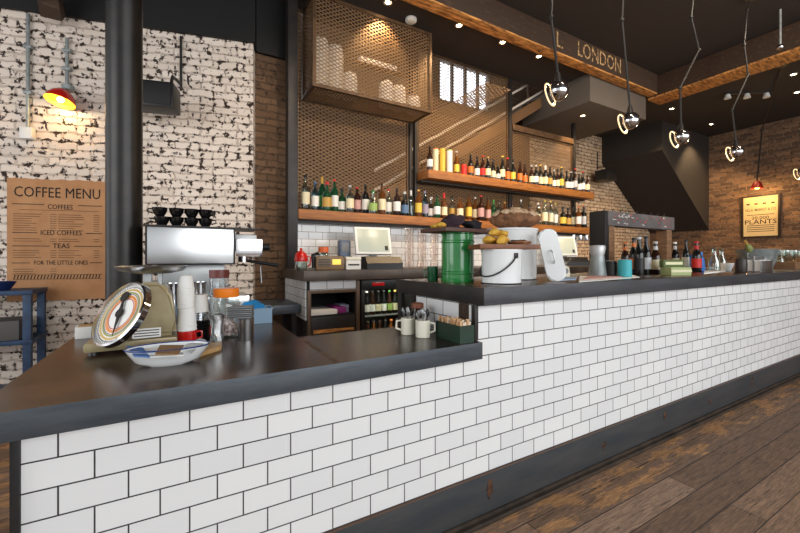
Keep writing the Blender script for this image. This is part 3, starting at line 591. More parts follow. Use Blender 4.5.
# things around the scale
a = at_z(86, 339, ZC); bx = thing('paper_box', 'small white cardboard box at the counter edge behind the scale', 'box', (a.x+.02, a.y+.07, ZC), .1)
G().box(-.07, .07, -.05, .05, 0, .055, .002).out('carton', paper_white, bx); G().box(-.06, .06, -.04, .04, .055, .058).out('lid_flap', pale_wood, bx)
a = at_z(167, 363.5, ZC); ds = thing('enamel_dish', 'oval white enamel dish with a blue rim holding packets', 'dish', (a.x+.005, a.y, ZC), -.1)
G().lathe([(0, 0), (.075, 0), (.105, .016), (.136, .062), (.131, .063), (.10, .022), (.074, .006), (0, .006)], 40, sy=.56).out('dish_body', white_enamel, ds)
G().tube([(.134*cos(2*pi*k/40), .134*.56*sin(2*pi*k/40), .063) for k in range(40)], .0028, 6, True).out('rim', paint('cobalt blue rim', (34, 56, 120), .2), ds)
def flat(nm, pts_uv, z, th, m, label, cat, grp=None, rz=0):
    ps = [at_z(u, v, z) for u, v in pts_uv]; c = sum(ps, Vector())/len(ps); t = thing(nm, label, cat, (c.x, c.y, z), 0, grp)
    G().prism([(p.x-c.x, p.y-c.y) for p in ps], 0, th).out('sheet', m, t); return t
zz = ZC+.054
flat('paper_packet', [(127, 347), (143, 349), (150, 358), (134, 357)], zz, .005, paint('blue and white packet', (70, 110, 170), .6), 'blue printed packet in the enamel dish', 'packet')
flat('paper_packet', [(140, 350), (180, 349), (184, 356), (148, 358)], zz-.006, .005, paper_white, 'white paper packet lying flat in the enamel dish', 'packet')
flat('card', [(160, 346), (184, 346), (178, 355), (155, 355)], zz+.0055, .004, paint('brown card', (146, 112, 74), .7), 'brown ridged card on top of the enamel dish packets', 'card')
flat('foil_slip', [(185, 346), (200, 339), (206, 341), (191, 354)], zz+.0, .004, paint('silver slip', (196, 198, 196), .35), 'silver grey slip leaning over the enamel dish rim', 'slip')
wb = flat('wooden_board', [(199, 357), (221, 350), (222, 346), (204, 347)], ZC, .018, pale_wood, 'small pale wooden board beside the enamel dish', 'board')
# red mug + paper cups
a = at_z(190, 343, ZC); mx_, my_ = a.x-.012, a.y+.02
rm = thing('enamel_mug', 'red enamel mug under the tall stack of paper cups', 'mug', (mx_, my_, ZC)); G().lathe([(0, 0), (.036, 0), (.04, .004), (.04, .058), (.037, .058), (.036, .006), (0, .006)], 24).out('mug_body', red_paint, rm)
G().tube([(.038, 0, .048), (.06, 0, .046), (.062, 0, .02), (.038, 0, .014)], .005).out('handle', red_paint, rm); G().tube([(.0385*cos(k*pi/12), .0385*sin(k*pi/12), .058) for k in range(24)], .0022, 6, True).out('rim', white_enamel, rm)
def pcup(r0, r1, h): return G().lathe([(0, h), (r1-.002, h), (r1, h-.002), (r0, .004), (r0+.0025, .003), (r0+.0025, 0), (r0, 0), (r0-.002, .004), (r1-.003, h-.004), (0, h-.004)], 22).mesh('cup_wall', paper_white)
big, small = pcup(.039, .033, .085), pcup(.0345, .026, .062)
ords = ['lowest', 'second lowest', 'third', 'fourth', 'fifth', 'sixth', 'seventh', 'eighth', 'ninth', 'tenth', 'eleventh', 'topmost']
z = ZC+.0595
for k in range(2):
    t = thing('paper_cup', ['larger plain white paper cup standing in the red mug', 'larger white paper cup nested just under the small ridged cups'][k], 'paper cup', (mx_, my_, z), group='paper cups stacked over the red mug'); put(big, 'cup_wall', t); z += .016
z += .07
for k in range(10):
    t = thing('paper_cup', f'small upturned white paper cup, {ords[k] if k < 9 else "topmost"} of the ridged stack over the red mug', 'paper cup', (mx_-.004, my_, z), group='small cups stacked over the red mug'); put(small, 'cup_wall', t); z += .0095
a = at_z(199, 339, ZC); t = thing('lid_stack', 'stack of clear and black cup lids beside the red mug', 'cup lids', (a.x+.01, a.y+.04, ZC))
for k in range(10): G().lathe([(0, .0), (.04, 0), (.042, .006), (.036, .011), (0, .011)], 20, (0, 0, .0125*k)).out('lid', black_plastic if k < 7 else clear_plastic, t)
t = thing('paper_cup', 'single white upturned paper cup on the stack of lids', 'paper cup', (a.x+.005, a.y+.04, ZC+.126)); put(big, 'cup_wall', t)
a = at_z(217, 341, ZC); t = thing('plastic_bag', 'crumpled clear plastic bag beside the marshmallow jar', 'bag', (a.x, a.y+.01, ZC)); 
G().lathe([(0, 0), (.028, .002), (.032, .05), (.026, .09), (.034, .12), (.012, .13), (0, .13)], 18).jitter(.012, 26, 2).out('film', thin('milky film', (214, 216, 216), .7, .3), t)
a = at_z(228, 341, ZC); jx, jy = a.x-.0, a.y+.085
t = thing('sweet_jar', 'big glass jar of pink marshmallows with an orange lid', 'jar', (jx, jy, ZC))
G().lathe([(0, 0), (.058, 0), (.064, .01), (.064, .17), (.052, .19), (.05, .2)], 28).out('jar_glass', glass, t)
G().lathe([(0, .2), (.056, .2), (.058, .204), (.058, .238), (.054, .242), (0, .242)], 28).out('lid', orange_plastic, t)
g = G(); rr = random.Random(3)
for k in range(70):
    r = .046*sqrt(rr.random()); a_ = rr.uniform(0, 2*pi); g.ball((r*cos(a_), r*sin(a_), .016+.085*rr.random()), .011, .011, .009, 8, 6)
o = g.out('marshmallows', paint('pink and white marshmallow', (240, 214, 212), .8), t); o['kind'] = 'stuff'
a = at_z(247, 341, ZC); tx, ty = a.x+.0, a.y+.03
t = thing('steel_tin', 'small steel tin beside the marshmallow jar', 'tin', (tx, ty, ZC)); G().lathe([(0, 0), (.034, 0), (.035, .003), (.035, .1), (.036, .103), (.033, .103), (.033, .006), (0, .006)], 24).out('tin_body', steel, t)
t = thing('tray_stack', 'stack of thin grey trays balanced on the steel tin', 'trays', (tx-.02, ty+.03, ZC+.104), -.3)
for k in range(6): G().box(-.055, .055, -.04, .04, .0095*k, .0095*k+.006, .002).out('tray', grey_plastic if k % 2 else dull_steel, t)
p = Vector((.36, 2.42, ZC)); t = thing('plastic_tub', 'pale blue plastic tub holding a blue cloth behind the steel tin', 'tub', p, -.1)
tubm = mat('pale blue plastic', (150, 182, 206), .35, 0, trans=.3)
g = G()
for z0, z1, i in ((.005, .09, 0),): g.box(-.1, .1, -.07, -.064, 0, .09).box(-.1, .1, .064, .07, 0, .09).box(-.1, -.094, -.064, .064, 0, .09).box(.094, .1, -.064, .064, 0, .09).box(-.094, .094, -.064, .064, 0, .006).box(-.105, .105, -.075, -.07, .082, .09).box(-.105, .105, .07, .075, .082, .09)
g.out('tub_body', tubm, t)
o = G().ball((0, 0, .05), .08, .055, .075).jitter(.022, 30, 5).out('blue_cloth', mat('bright blue cloth', (30, 128, 190), .9), None, (p.x-.01, p.y, p.z+.008)); tag(o, 'bright blue cloth bunched in the pale blue tub', 'cloth')
a = at_z(218, 300, ZC); t = thing('storage_jar', 'clear plastic jar with a brown lid under the espresso machine panel', 'jar', (.185, 2.62, ZC))
G().lathe([(0, 0), (.05, 0), (.055, .01), (.055, .26), (.05, .265)], 24).out('jar_body', clear_plastic, t); G().lathe([(0, .265), (.058, .265), (.058, .315), (0, .317)], 24).out('lid', paint('maroon lid', (104, 50, 44), .4), t); G().lathe([(0, .008), (.047, .008), (.047, .15), (0, .15)], 20).out('contents', paper_white, t)
for k, (x, y, lb) in enumerate(((-.07, 2.6, 'steel milk jug under the espresso machine panel behind the paper cups'), (.075, 2.66, 'steel milk jug beside the brown lidded jar'))):
    t = thing('milk_jug', lb, 'jug', (x, y, ZC), 2.2+k*1.2); G().lathe([(0, 0), (.05, 0), (.052, .01), (.04, .12), (.036, .19), (.042, .24), (.039, .24), (.033, .19), (.048, .012), (0, .008)], 24).out('jug_body', chrome, t); G().tube([(.036, 0, .2), (.085, 0, .19), (.085, 0, .08), (.045, 0, .06)], .006).out('handle', chrome, t)
# ---------------------------------------------------------------- cutlery mugs, sugar box
mugm = G().lathe([(0, 0), (.033, 0), (.036, .003), (.036, .084), (.033, .085), (.032, .006), (0, .006)], 26).mesh('mug_body', cream_china); mhm = G().tube([(.034, 0, .07), (.058, 0, .066), (.06, 0, .03), (.034, 0, .02)], .0055).mesh('handle', cream_china)
def cutlery_mug(x, y, rz, label, seed):
    nm_ = 'cream mug by the green box' if seed == 2 else 'cream mug by the fridge'
    t = thing('mug', label, 'mug', (x, y, ZC), rz, 'cream mugs of cutlery'); put(mugm, 'mug_body', t); put(mhm, 'handle', t); r_ = random.Random(seed)
    for k in range(8):
        a_ = k*2*pi/8+.3; b_ = Vector((x+.012*cos(a_), y+.012*sin(a_), ZC+.008)); e = Vector((x+.036*cos(a_), y+.036*sin(a_), ZC+.115+.02*r_.random()))
        m = dull_steel if k % 3 else black_plastic; sp = thing('teaspoon', f'{"steel" if k % 3 else "black handled"} teaspoon standing in the '+nm_, 'cutlery', b_, 0, f'{"steel" if k % 3 else "black"} teaspoons in the '+nm_)
        q = (e-b_); Mq = q.to_track_quat('Z', 'Y').to_matrix().to_4x4()
        G().bar((0, 0, 0), q*.82, .004, .0025).out('handle', m, sp); G().ball((0, 0, q.length*.9), .009, .003, .016, 10, 6, Mq).out('spoon_bowl', m, sp)
a = at_z(411, 335, ZC); cutlery_mug(a.x, a.y+.03, 2.6, 'cream mug of teaspoons nearest the bottle fridge', 1)
a = at_z(427, 338, ZC); cutlery_mug(a.x-.005, a.y+.03, -.45, 'cream mug of teaspoons beside the green box', 2)
t = thing('jar', 'brown glass sugar jar behind the mugs of teaspoons', 'jar', (1.10, 1.73, ZC)); G().lathe([(0, 0), (.035, 0), (.038, .01), (.038, .1), (.03, .118), (0, .118)], 20).out('jar_glass', brown_glass, t); G().lathe([(0, .118), (.034, .118), (.034, .142), (.02, .146), (0, .146)], 20).out('lid', paint('copper brown lid', (122, 70, 46), .4), t)
sbx = thing('sugar_box', 'dark green wooden box filled with brown sugar sticks', 'box', (1.08, 1.34, ZC))
G().box(0, .085, 0, .008, 0, .078).box(0, .085, .182, .19, 0, .078).box(0, .008, .008, .182, 0, .078).box(.077, .085, .008, .182, 0, .078).box(.008, .077, .008, .182, 0, .008).out('box_body', dark_green, sbx)
r_ = random.Random(9); stm = G().box(-.006, .006, -.003, .003, 0, .085, .002).mesh('sachet', paint('kraft sugar stick', (206, 164, 120), .8)); stm2 = G().box(-.006, .006, -.003, .003, 0, .08, .002).mesh('sachet', paint('pale sugar stick', (226, 204, 178), .8))
for i in range(5):
    for j in range(14):
        o = bpy.data.objects.new('sugar_stick', stm if r_.random() < .6 else stm2); COL.objects.link(o); o.location = (1.08+.016+.0133*i, 1.34+.016+.0122*j, ZC+.009+.012*r_.random()); o.rotation_euler = (r_.uniform(-.06, .06), r_.uniform(-.05, .05), r_.uniform(-.2, .2))
        tag(o, 'brown paper sugar stick standing upright in the dark green box', 'sugar stick', 'sugar sticks in the green box')
# ---------------------------------------------------------------- raised bar: bins, boards, bread
ZB = 1.112
def onbar(u, v): return at_z(u, v, ZB)
gx, gy = 1.40, 1.76
t = thing('green_churn', 'tall green enamel bin carrying a dark board on the bar', 'bin', (gx, gy, ZB)); h = .285; r = .098
G().lathe([(0, 0), (r*.98, 0), (r, .006), (r, .018), (r*.96, .022), (r*.96, .045), (r*1.01, .05), (r*1.01, .058), (r*.96, .063), (r*.96, h-.06), (r*1.01, h-.055), (r*1.01, h-.047), (r*.96, h-.042), (r*.96, h-.008), (r*1.02, h-.004), (r*1.02, h), (r*.9, h), (r*.9, .01), (0, .01)], 40).out('bin_body', green_enamel, t)
t = thing('serving_board', 'dark brown board on the green bin holding dark bread', 'board', (gx+.0, gy-.01, ZB+h), .1); G().box(-.2, .19, -.11, .11, 0, .022, .004).out('board_slab', mat('dark red brown board', (86, 52, 40), .5, 0, (66, 40, 30), 6, (2, 12, 1)), t)
zt = ZB+h+.022
for k, (dx, dy, rx, ry, rz_, c, lb, nm) in enumerate(((-.03, 0, .075, .05, .045, (52, 36, 44), 'dark purple crumpled cloth on the green bin board', 'crumpled_cloth'), (.09, -.02, .07, .05, .032, (24, 22, 28), 'black crumpled cloth on the green bin board, by the sourdough', 'crumpled_cloth'))):
    g = G().ball((0, 0, rz_), rx, ry, rz_, 24, 14).jitter(.03, 22, k+1)
    for v in g.bm.verts: v.co.z = max(v.co.z, .001)
    o = g.out(nm, mat(lb[:12]+' cotton', c, .9), None, (gx+dx, gy+dy, zt)); tag(o, lb, 'cloth')
for k in range(3):
    o = G().ball((0, 0, .016), .03, .026, .016, 14, 8).jitter(.006, 30, k).out('bread_roll', pastry, None, (gx-.16+.012*k, gy-.06+.05*k, zt)); tag(o, ['small yellow roll at the front corner of the green bin board', 'small yellow roll in the middle of the three on the green bin board', 'small yellow roll at the back of the green bin board'][k], 'bread', 'small rolls on the green bin board')
a = onbar(435.5, 281); t = thing('green_mug', 'small dark green enamel mug beside the green bin', 'mug', (a.x, a.y+.03, ZB), 2.5); G().lathe([(0, 0), (.03, 0), (.032, .004), (.033, .088), (.03, .088), (.029, .006), (0, .006)], 22).out('mug_body', paint('deep green enamel', (20, 74, 44), .2), t); G().tube([(.031, 0, .07), (.052, 0, .066), (.052, 0, .03), (.031, 0, .022)], .0045).out('handle', paint('deep green enamel', (20, 74, 44), .2), t)
def enamel_bin(nm, label, x, y, r, h, bail=None):
    t = thing(nm, label, 'bucket', (x, y, ZB))
    G().lathe([(0, 0), (r*.95, 0), (r*.97, .008), (r*.97, .012), (r*.985, h-.02), (r*1.02, h-.012), (r*1.03, h), (r*.99, h), (r*.95, h-.02), (r*.94, .012), (0, .012)], 40).out('bucket_body', white_enamel, t)
    G().tube([(r*.965*cos(2*pi*k/40), r*.965*sin(2*pi*k/40), .004) for k in range(40)], .0035, 6, True).out('base_rim', black_plastic, t)
    if bail:
        pts = []
        for k in range(17):
            a_ = bail[0] + (bail[1]-bail[0])*k/16; d_ = sin(pi*k/16); pts.append(((r*1.0+.006)*cos(a_), (r*1.0+.006)*sin(a_), h*.82 - (h*.6)*d_**.8))
        G().tube(pts, .004, 8).out('bail_handle', black_steel, t)
        for a_ in bail: G().box(-.012, .012, -.006, .006, -.014, .014, .003, Matrix.Translation((r*cos(a_), r*sin(a_), h*.82)) @ Matrix.Rotation(a_+pi/2, 4, 'Z')).out('handle_lug', black_steel, t)
    return t
b1x, b1y = 1.495, 1.50; enamel_bin('enamel_bucket', 'white enamel bucket with a drooping black handle on the bar', b1x, b1y, .108, .185, (radians(-92), radians(-272)))
zb = ZB+.186
t = thing('serving_board', 'mid brown board on the white bucket holding yellow pastries', 'board', (b1x+.03, b1y-.01, zb), -.35); G().box(-.19, .15, -.09, .09, 0, .026, .004).out('board_slab', board_wood, t)
Mr = Matrix.Rotation(-.35, 4, 'Z'); zb += .0265
for k, (dx, dy, s_, zz_) in enumerate(((-.12, -.03, 1, 0), (-.07, .03, 1.1, 0), (-.05, -.04, .95, 0), (-.015, .01, 1, 0), (-.07, -.01, .95, .042), (-.02, .0, .85, .036))):
    q = Mr @ Vector((dx, dy, 0)); g = G().ball((0, 0, .022), .036*s_, .03*s_, .022, 18, 10).jitter(.012, 34, k+3)
    for v in g.bm.verts: v.co.z = max(v.co.z, .001)
    o = g.out('pastry', pastry, None, (b1x+.03+q.x, b1y-.01+q.y, zb+zz_)); tag(o, ['yellow pastry at the outer end of the bucket board', 'yellow pastry at the back of the bucket board', 'yellow pastry at the front of the bucket board', 'yellow pastry nearest the flatbread on the bucket board', 'yellow pastry on top of the pile, by the outer end', 'yellow pastry on top of the pile, by the flatbread'][k], 'pastry', 'yellow pastries on the bucket board')
q = Mr @ Vector((.075, .0, 0)); t = thing('flatbread', 'round topped flatbread beside the yellow pastries', 'bread', (b1x+.03+q.x, b1y-.01+q.y, zb)); G().lathe([(0, 0), (.05, 0), (.066, .012), (.06, .018), (0, .016)], 24).jitter(.004, 40, 1).out('crust', mat('flatbread crust', (176, 124, 84), .8, 0, (120, 76, 50), 30), t); G().ball((0, 0, .02), .045, .045, .008, 16, 8).jitter(.01, 50, 2).out('topping', paint('dark topping', (62, 50, 40), .8), t)
b2x, b2y = 1.87, 1.79; enamel_bin('enamel_bin', 'large white enamel bin under the sourdough loaf', b2x, b2y, .165, .315)
t = thing('bin_lid', 'white enamel lid on the large bin below the sourdough', 'lid', (b2x, b2y, ZB+.316)); G().lathe([(0, .012), (.15, .014), (.171, .012), (.175, 0), (.169, 0), (.0, .004)], 40).out('lid_disc', white_enamel, t)
t = thing('sourdough_loaf', 'large round floured sourdough loaf on the white bin', 'bread', (b2x+.03, b2y-.01, ZB+.331), -.5)
g = G().ball((0, 0, .065), .165, .125, .068, 36, 20).jitter(.012, 10, 4)
for v in g.bm.verts: v.co.z = max(v.co.z, .001)
g.out('crust', bread_crust, t)
for k, (az_, el_) in enumerate(((253, 21), (222, 20), (284, 20), (195, 12), (312, 12), (250, 60))):
    d_ = Vector((cos(radians(az_))*cos(radians(el_)), sin(radians(az_))*cos(radians(el_)), sin(radians(el_)))); k_ = 1/sqrt((d_.x/.165)**2+(d_.y/.125)**2+(d_.z/.068)**2); pc_ = d_*k_
    nq = Vector((pc_.x/.165**2, pc_.y/.125**2, pc_.z/.068**2)).normalized().to_track_quat('Z', 'Y').to_matrix().to_4x4(); nq.translation = pc_+Vector((0, 0, .067))
    g = G().ball((0, 0, 0), .034, .026, .008, 14, 8, nq).jitter(.007, 50, k); g.out('floured_patch', flour, t)
# leaning lid
a = onbar(552, 281); t = thing('enamel_cover', 'white enamel lid leaning on its edge against the large bin', 'lid', (a.x-.01, a.y-.05, ZB), radians(-40))
pts = []; W_, H_, rc = .108, .315, .045
for cx_, cz_, a0 in ((W_/2-rc, rc, -pi/2), (W_/2-rc, H_-rc, 0), (-W_/2+rc, H_-rc, pi/2), (-W_/2+rc, rc, pi)):
    for k in range(6): a_ = a0+k*pi/10; pts.append((cx_+rc*cos(a_), cz_+rc*sin(a_)))
lean = Matrix.Rotation(radians(-3), 4, 'X') @ Matrix.Rotation(radians(-12), 4, 'Y')
g = G().prism(pts, -.014, .014, lean @ RX); bmesh.ops.bevel(g.bm, geom=[e for e in g.bm.edges if len(e.link_faces) == 2 and any(len(f_.verts) > 8 for f_ in e.link_faces)], offset=.008, segments=3, affect='EDGES'); mz = min(v.co.z for v in g.bm.verts)
for v in g.bm.verts: v.co.z -= mz
g.out('shell', white_enamel, t); g = G().tube([(0, -.02, .11), (.0, -.045, .13), (0, -.045, .17), (0, -.02, .19)], .005).out('handle', white_enamel, t); g.matrix_local = lean
# small scale, trays
a = onbar(569, 277); t = thing('small_scale', 'small white kitchen scale with a clear bowl by the leaning lid', 'scale', (a.x, a.y+.06, ZB)); G().lathe([(0, 0), (.055, 0), (.058, .01), (.05, .07), (.03, .085), (0, .085)], 22).out('scale_body', cream_china, t); G().lathe([(.0, .09), (.03, .09), (.085, .135), (.08, .136), (.03, .095), (0, .095)], 26).out('clear_bowl', clear_plastic, t); G().lathe([(0, -.0), (.02, 0), (.02, .004), (0, .004)], 16, mx=Matrix.Translation((-.02, -.053, .045)) @ RX).out('dial', grey_plastic, t)
flat('paper_menu', [(556, 281), (575, 280), (577, 277.5), (562, 278)], ZB, .006, paint('blue and white menu card', (150, 176, 206), .6), 'pale blue menu card lying beside the white scale', 'menu')
flat('paper_menu', [(579, 282.4), (640, 277.5), (632, 275), (580, 276.5)], ZB, .004, paper_white, 'long white menu sheets lying on the bar before the grey jug', 'menu')
flat('paper_menu', [(583, 279.8), (622, 277.2), (618, 275.2), (588, 276.2)], ZB+.0045, .004, paint('pink menu card', (206, 160, 156), .6), 'pink edged menu card on the white sheets', 'menu')
a = onbar(604, 277); t = thing('grey_jug', 'tall grey enamel jug with a flared pale lid on the bar', 'jug', (a.x, a.y+.05, ZB)); G().lathe([(0, 0), (.062, 0), (.064, .006), (.046, .15), (.044, .16), (0, .16)], 28).out('jug_body', galv, t); G().lathe([(0, .16), (.045, .16), (.056, .215), (.05, .232), (0, .236)], 28).out('jug_lid', mat('pale zinc', (186, 188, 188), .4, .4), t)
# ---------------------------------------------------------------- bottles
def prof_for(kind, h, r):
    if kind == 'spirit': return [(0, 0), (r*.95, 0), (r, .006), (r, h*.6), (r*.9, h*.66), (r*.36, h*.76), (r*.32, h*.93), (r*.3, h*.93)], (r*.36, h*.93, h), (h*.16, h*.5)
    if kind == 'squat': return [(0, 0), (r*.95, 0), (r, .008), (r*1.02, h*.5), (r*.85, h*.62), (r*.34, h*.7), (r*.3, h*.9), (r*.3, h*.92)], (r*.42, h*.9, h), (h*.14, h*.46)
    if kind == 'wine': return [(0, 0), (r*.95, 0), (r, .006), (r, h*.58), (r*.8, h*.68), (r*.36, h*.76), (r*.33, h*.8)], (r*.37, h*.8, h), (h*.15, h*.46)
    if kind == 'beer': return [(0, 0), (r*.95, 0), (r, .005), (r, h*.52), (r*.85, h*.6), (r*.42, h*.76), (r*.36, h*.95), (r*.36, h*.96)], (r*.46, h*.94, h), (h*.14, h*.44)
    if kind == 'can': return [(0, 0), (r*.85, 0), (r, .008), (r, h-.012), (r*.9, h-.002), (0, h-.002)], (r*.86, h-.002, h), (.012, h-.016)
BM = {}
def bottle(x, y, z, kind, h, r, gm, lc, cc, label, cat='bottle', group=None, neck=None, rz=None):
    key = (kind, round(h, 3), r, gm.name, lc, cc, neck)
    if key not in BM:
        pr, cap, lb = prof_for(kind, h, r)
        body = G().lathe(pr, 16).mesh('bottle_body', gm)
        capm = G().lathe([(0, cap[1]), (cap[0], cap[1]), (cap[0], cap[2]-.002), (cap[0]*.9, cap[2]), (0, cap[2])], 12).mesh('cap', lab(cc))
        labm = G().lathe([(r*1.02, lb[0]), (r*1.02, lb[1])], 16).mesh('paper_label', lab(lc)) if lc else None
        nk = G().lathe([(r*.48, h*.74), (r*.42, h*.86)], 12).mesh('neck_label', lab(neck)) if neck else None
        BM[key] = (body, capm, labm, nk)
    b_, c_, l_, k_ = BM[key]; t = thing('bottle' if kind != 'can' else 'drink_can', label, cat, (x, y, z), rz or 0, group)
    put(b_, 'bottle_body' if kind != 'can' else 'can_body', t); put(c_, 'cap' if kind != 'can' else 'can_top', t)
    if l_: put(l_, 'paper_label' if kind != 'can' else 'printed_band', t)
    if k_: put(k_, 'neck_label', t)
    return t
gl = {'c': (pale_glass, 'clear'), 'g': (green_glass, 'green'), 'b': (brown_glass, 'brown'), 'k': (black_glass, 'dark'), 'a': (amber_glass, 'amber'), 'u': (blue_glass, 'pale blue')}
ORD = ['first', 'second', 'third', 'fourth', 'fifth', 'sixth', 'seventh', 'eighth', 'ninth', 'tenth', 'eleventh', 'twelfth', 'thirteenth', 'fourteenth', 'fifteenth', 'sixteenth', 'seventeenth', 'eighteenth', 'nineteenth', 'twentieth', 'twenty-first', 'twenty-second', 'twenty-third', 'twenty-fourth', 'twenty-fifth', 'twenty-sixth', 'twenty-seventh', 'twenty-eighth', 'twenty-ninth', 'thirtieth', 'thirty-first', 'thirty-second', 'thirty-third', 'thirty-fourth', 'thirty-fifth', 'thirty-sixth', 'thirty-seventh', 'thirty-eighth', 'thirty-ninth', 'fortieth', 'forty-first', 'forty-second', 'forty-third']
# u, kind, glass, label, cap, height
LOW = [(305.6, 'spirit', 'c', 'cream', 'black', .31), (315, 'spirit', 'u', 'white', 'blue', .27), (322, 'wine', 'g', 'green', 'gold', .33), (327, 'squat', 'g', 'gold', 'red', .27), (334.5, 'spirit', 'g', 'white', 'red', .31), (342, 'squat', 'g', 'white', 'black', .24),
       (350, 'spirit', 'c', 'cream', 'silver', .26), (357, 'spirit', 'b', 'pink', 'red', .26), (365.4, 'spirit', 'k', 'white', 'black', .30), (373, 'squat', 'c', 'lime', 'green', .23), (382, 'spirit', 'a', 'cream', 'black', .32), (388.6, 'spirit', 'c', 'white', 'red', .28), (397, 'spirit', 'b', 'white', 'black', .28), (404.5, 'squat', 'k', 'blue', 'silver', .26),
       (411, 'wine', 'c', None, 'silver', .29), (418.4, 'spirit', 'a', 'yellow', 'gold', .29), (425, 'spirit', 'u', 'purple', 'purple', .29), (431, 'squat', 'c', 'white', 'silver', .24), (437, 'spirit', 'g', 'white', 'black', .25), (444, 'wine', 'a', 'cream', 'red', .29), (452, 'spirit', 'c', 'gold', 'black', .27), (460, 'spirit', 'a', 'cream', 'brown', .25), (468.7, 'spirit', 'a', 'yellow', 'black', .31),
       (475, 'spirit', 'a', 'cream', 'silver', .29), (481, 'spirit', 'b', 'pink', 'red', .30), (488, 'spirit', 'a', 'pink', 'black', .29), (493.5, 'wine', 'g', 'green', 'green', .28), (499, 'spirit', 'c', 'cream', 'black', .26), (504.7, 'spirit', 'a', 'white', 'gold', .26), (512, 'spirit', 'b', 'cream', 'black', .28), (521, 'spirit', 'c', 'white', 'silver', .30), (530, 'squat', 'a', 'yellow', 'black', .25), (538, 'spirit', 'c', 'cream', 'white', .3),
       (545, 'spirit', 'c', 'cream', 'yellow', .33), (550.6, 'spirit', 'c', 'cream', 'yellow', .34), (555.4, 'spirit', 'c', 'white', 'yellow', .33), (563, 'squat', 'k', 'yellow', 'black', .27), (568, 'squat', 'b', 'gold', 'black', .27), (573, 'spirit', 'c', 'cream', 'black', .3), (578.5, 'spirit', 'a', 'white', 'orange', .3), (583.5, 'spirit', 'k', 'silver', 'orange', .33), (588.5, 'spirit', 'k', None, 'blue', .32)]
for i, (u, kd, gk, lc, cc, h) in enumerate(LOW):
    y = 3.95+.05*((i*7) % 3-1); P_ = at_y(u, 210, y); gm, gn = gl[gk]
    bottle(min(P_.x, 5.92), y, 1.757, kd, h*1.17, .043 if kd != 'squat' else .049, gm, lc, cc, f'{gn} bottle, {cc} cap, {lc or "no"} label, {ORD[i]} from the thick post, lower shelf', group='spirit bottles on the lower shelf')
UP = [(429.5, 'beer', 'b', 'white', 'black', .25), (435.5, 'can', 'orange', 'cream', 'blue', .27), (442.5, 'can', 'yellow', 'yellow', 'cream', .27), (449.5, 'can', 'lime', 'white', 'lime', .26), (456.5, 'beer', 'a', 'yellow', 'silver', .27), (464, 'can', 'red', 'red', 'silver', .13), (470.6, 'beer', 'k', 'orange', 'black', .24), (477, 'beer', 'k', 'white', 'black', .25), (482.8, 'beer', 'b', 'red', 'red', .26), (488, 'beer', 'k', 'cream', 'gold', .25), (493, 'beer', 'k', 'cream', 'black', .25),
      (498, 'beer', 'k', 'silver', 'black', .17), (502.5, 'beer', 'k', 'cream', 'yellow', .29), (507.5, 'beer', 'b', 'orange', 'red', .3), (513, 'beer', 'k', 'yellow', 'black', .28), (520, 'beer', 'b', 'orange', 'black', .26), (525, 'beer', 'b', 'orange', 'black', .26), (531.5, 'beer', 'b', 'cream', 'silver', .25), (536, 'beer', 'k', 'white', 'silver', .25), (540.5, 'beer', 'k', 'cream', 'yellow', .29), (545.5, 'wine', 'k', 'cream', 'white', .28), (550, 'beer', 'k', 'gold', 'black', .26), (554, 'beer', 'k', 'white', 'silver', .25),
      (557.5, 'beer', 'b', 'cream', 'black', .26), (561.5, 'beer', 'k', 'yellow', 'yellow', .29), (567, 'beer', 'k', 'white', 'black', .27), (571, 'beer', 'k', 'white', 'silver', .26), (575, 'beer', 'b', 'silver', 'red', .3), (579, 'beer', 'k', 'white', 'black', .26), (582.8, 'beer', 'k', 'white', 'red', .29), (587.5, 'beer', 'b', 'cream', 'black', .25)]
for i, (u, kd, gk, lc, cc, h) in enumerate(UP):
    y = 3.93+.035*((i*5) % 3-1); P_ = at_y(u, 170, y)
    if kd == 'can': bottle(max(P_.x, 2.66), y, 2.352, kd, h*1.15, .037, lab(gk), lc, cc, f'{"short" if h < .2 else "tall"} {gk} drink can, {ORD[i]} from the cage end, upper shelf', 'can', 'beers and cans on the upper shelf')
    else: bottle(min(max(P_.x, 2.66), 5.92), y, 2.352, kd, h*1.2, .037, gl[gk][0], lc, cc, f'{gl[gk][1]} bottle, {cc} cap, {lc} label, {ORD[i]} from the cage end, upper shelf', 'bottle', 'beers and cans on the upper shelf')
# fridge bottles
FB = [('k', 'white', 'black'), ('k', 'white', 'silver'), ('b', 'white', 'black'), ('k', 'cream', 'black'), ('k', 'white', 'black'), ('b', 'lime', 'green'), ('k', 'cream', 'gold'), ('g', 'white', 'black'), ('k', 'white', 'red'), ('g', 'cream', 'silver'), ('k', 'lime', 'black')]
for i, (gk, lc, cc) in enumerate(FB):
    bottle(1.50+.064*i+(.04 if i > 7 else 0), 3.40, .686, 'beer', .235, .028, gl[gk][0], lc, cc, f'{gl[gk][1]} bottle, {cc} cap, {lc} label, {ORD[i]} from the cabinet, upper fridge shelf', group='bottles on the fridge upper shelf')
for i, (gk, lc, cc) in enumerate((('c', 'white', 'white'), ('b', 'brown', 'black'), ('a', 'gold', 'black'), ('b', 'gold', 'black'), ('k', 'cream', 'black'), ('a', 'orange', 'orange'), ('a', 'orange', 'black'), ('b', 'orange', 'red'), ('g', 'lime', 'green'))):
    bottle(1.51+.066*i+(.04 if i > 6 else 0), 3.40, .401, 'beer', .22, .029, gl[gk][0], lc, cc, f'{gl[gk][1]} bottle, {cc} cap, {lc} label, {ORD[i]} from the cabinet, middle fridge shelf', group='bottles on the fridge middle shelf')
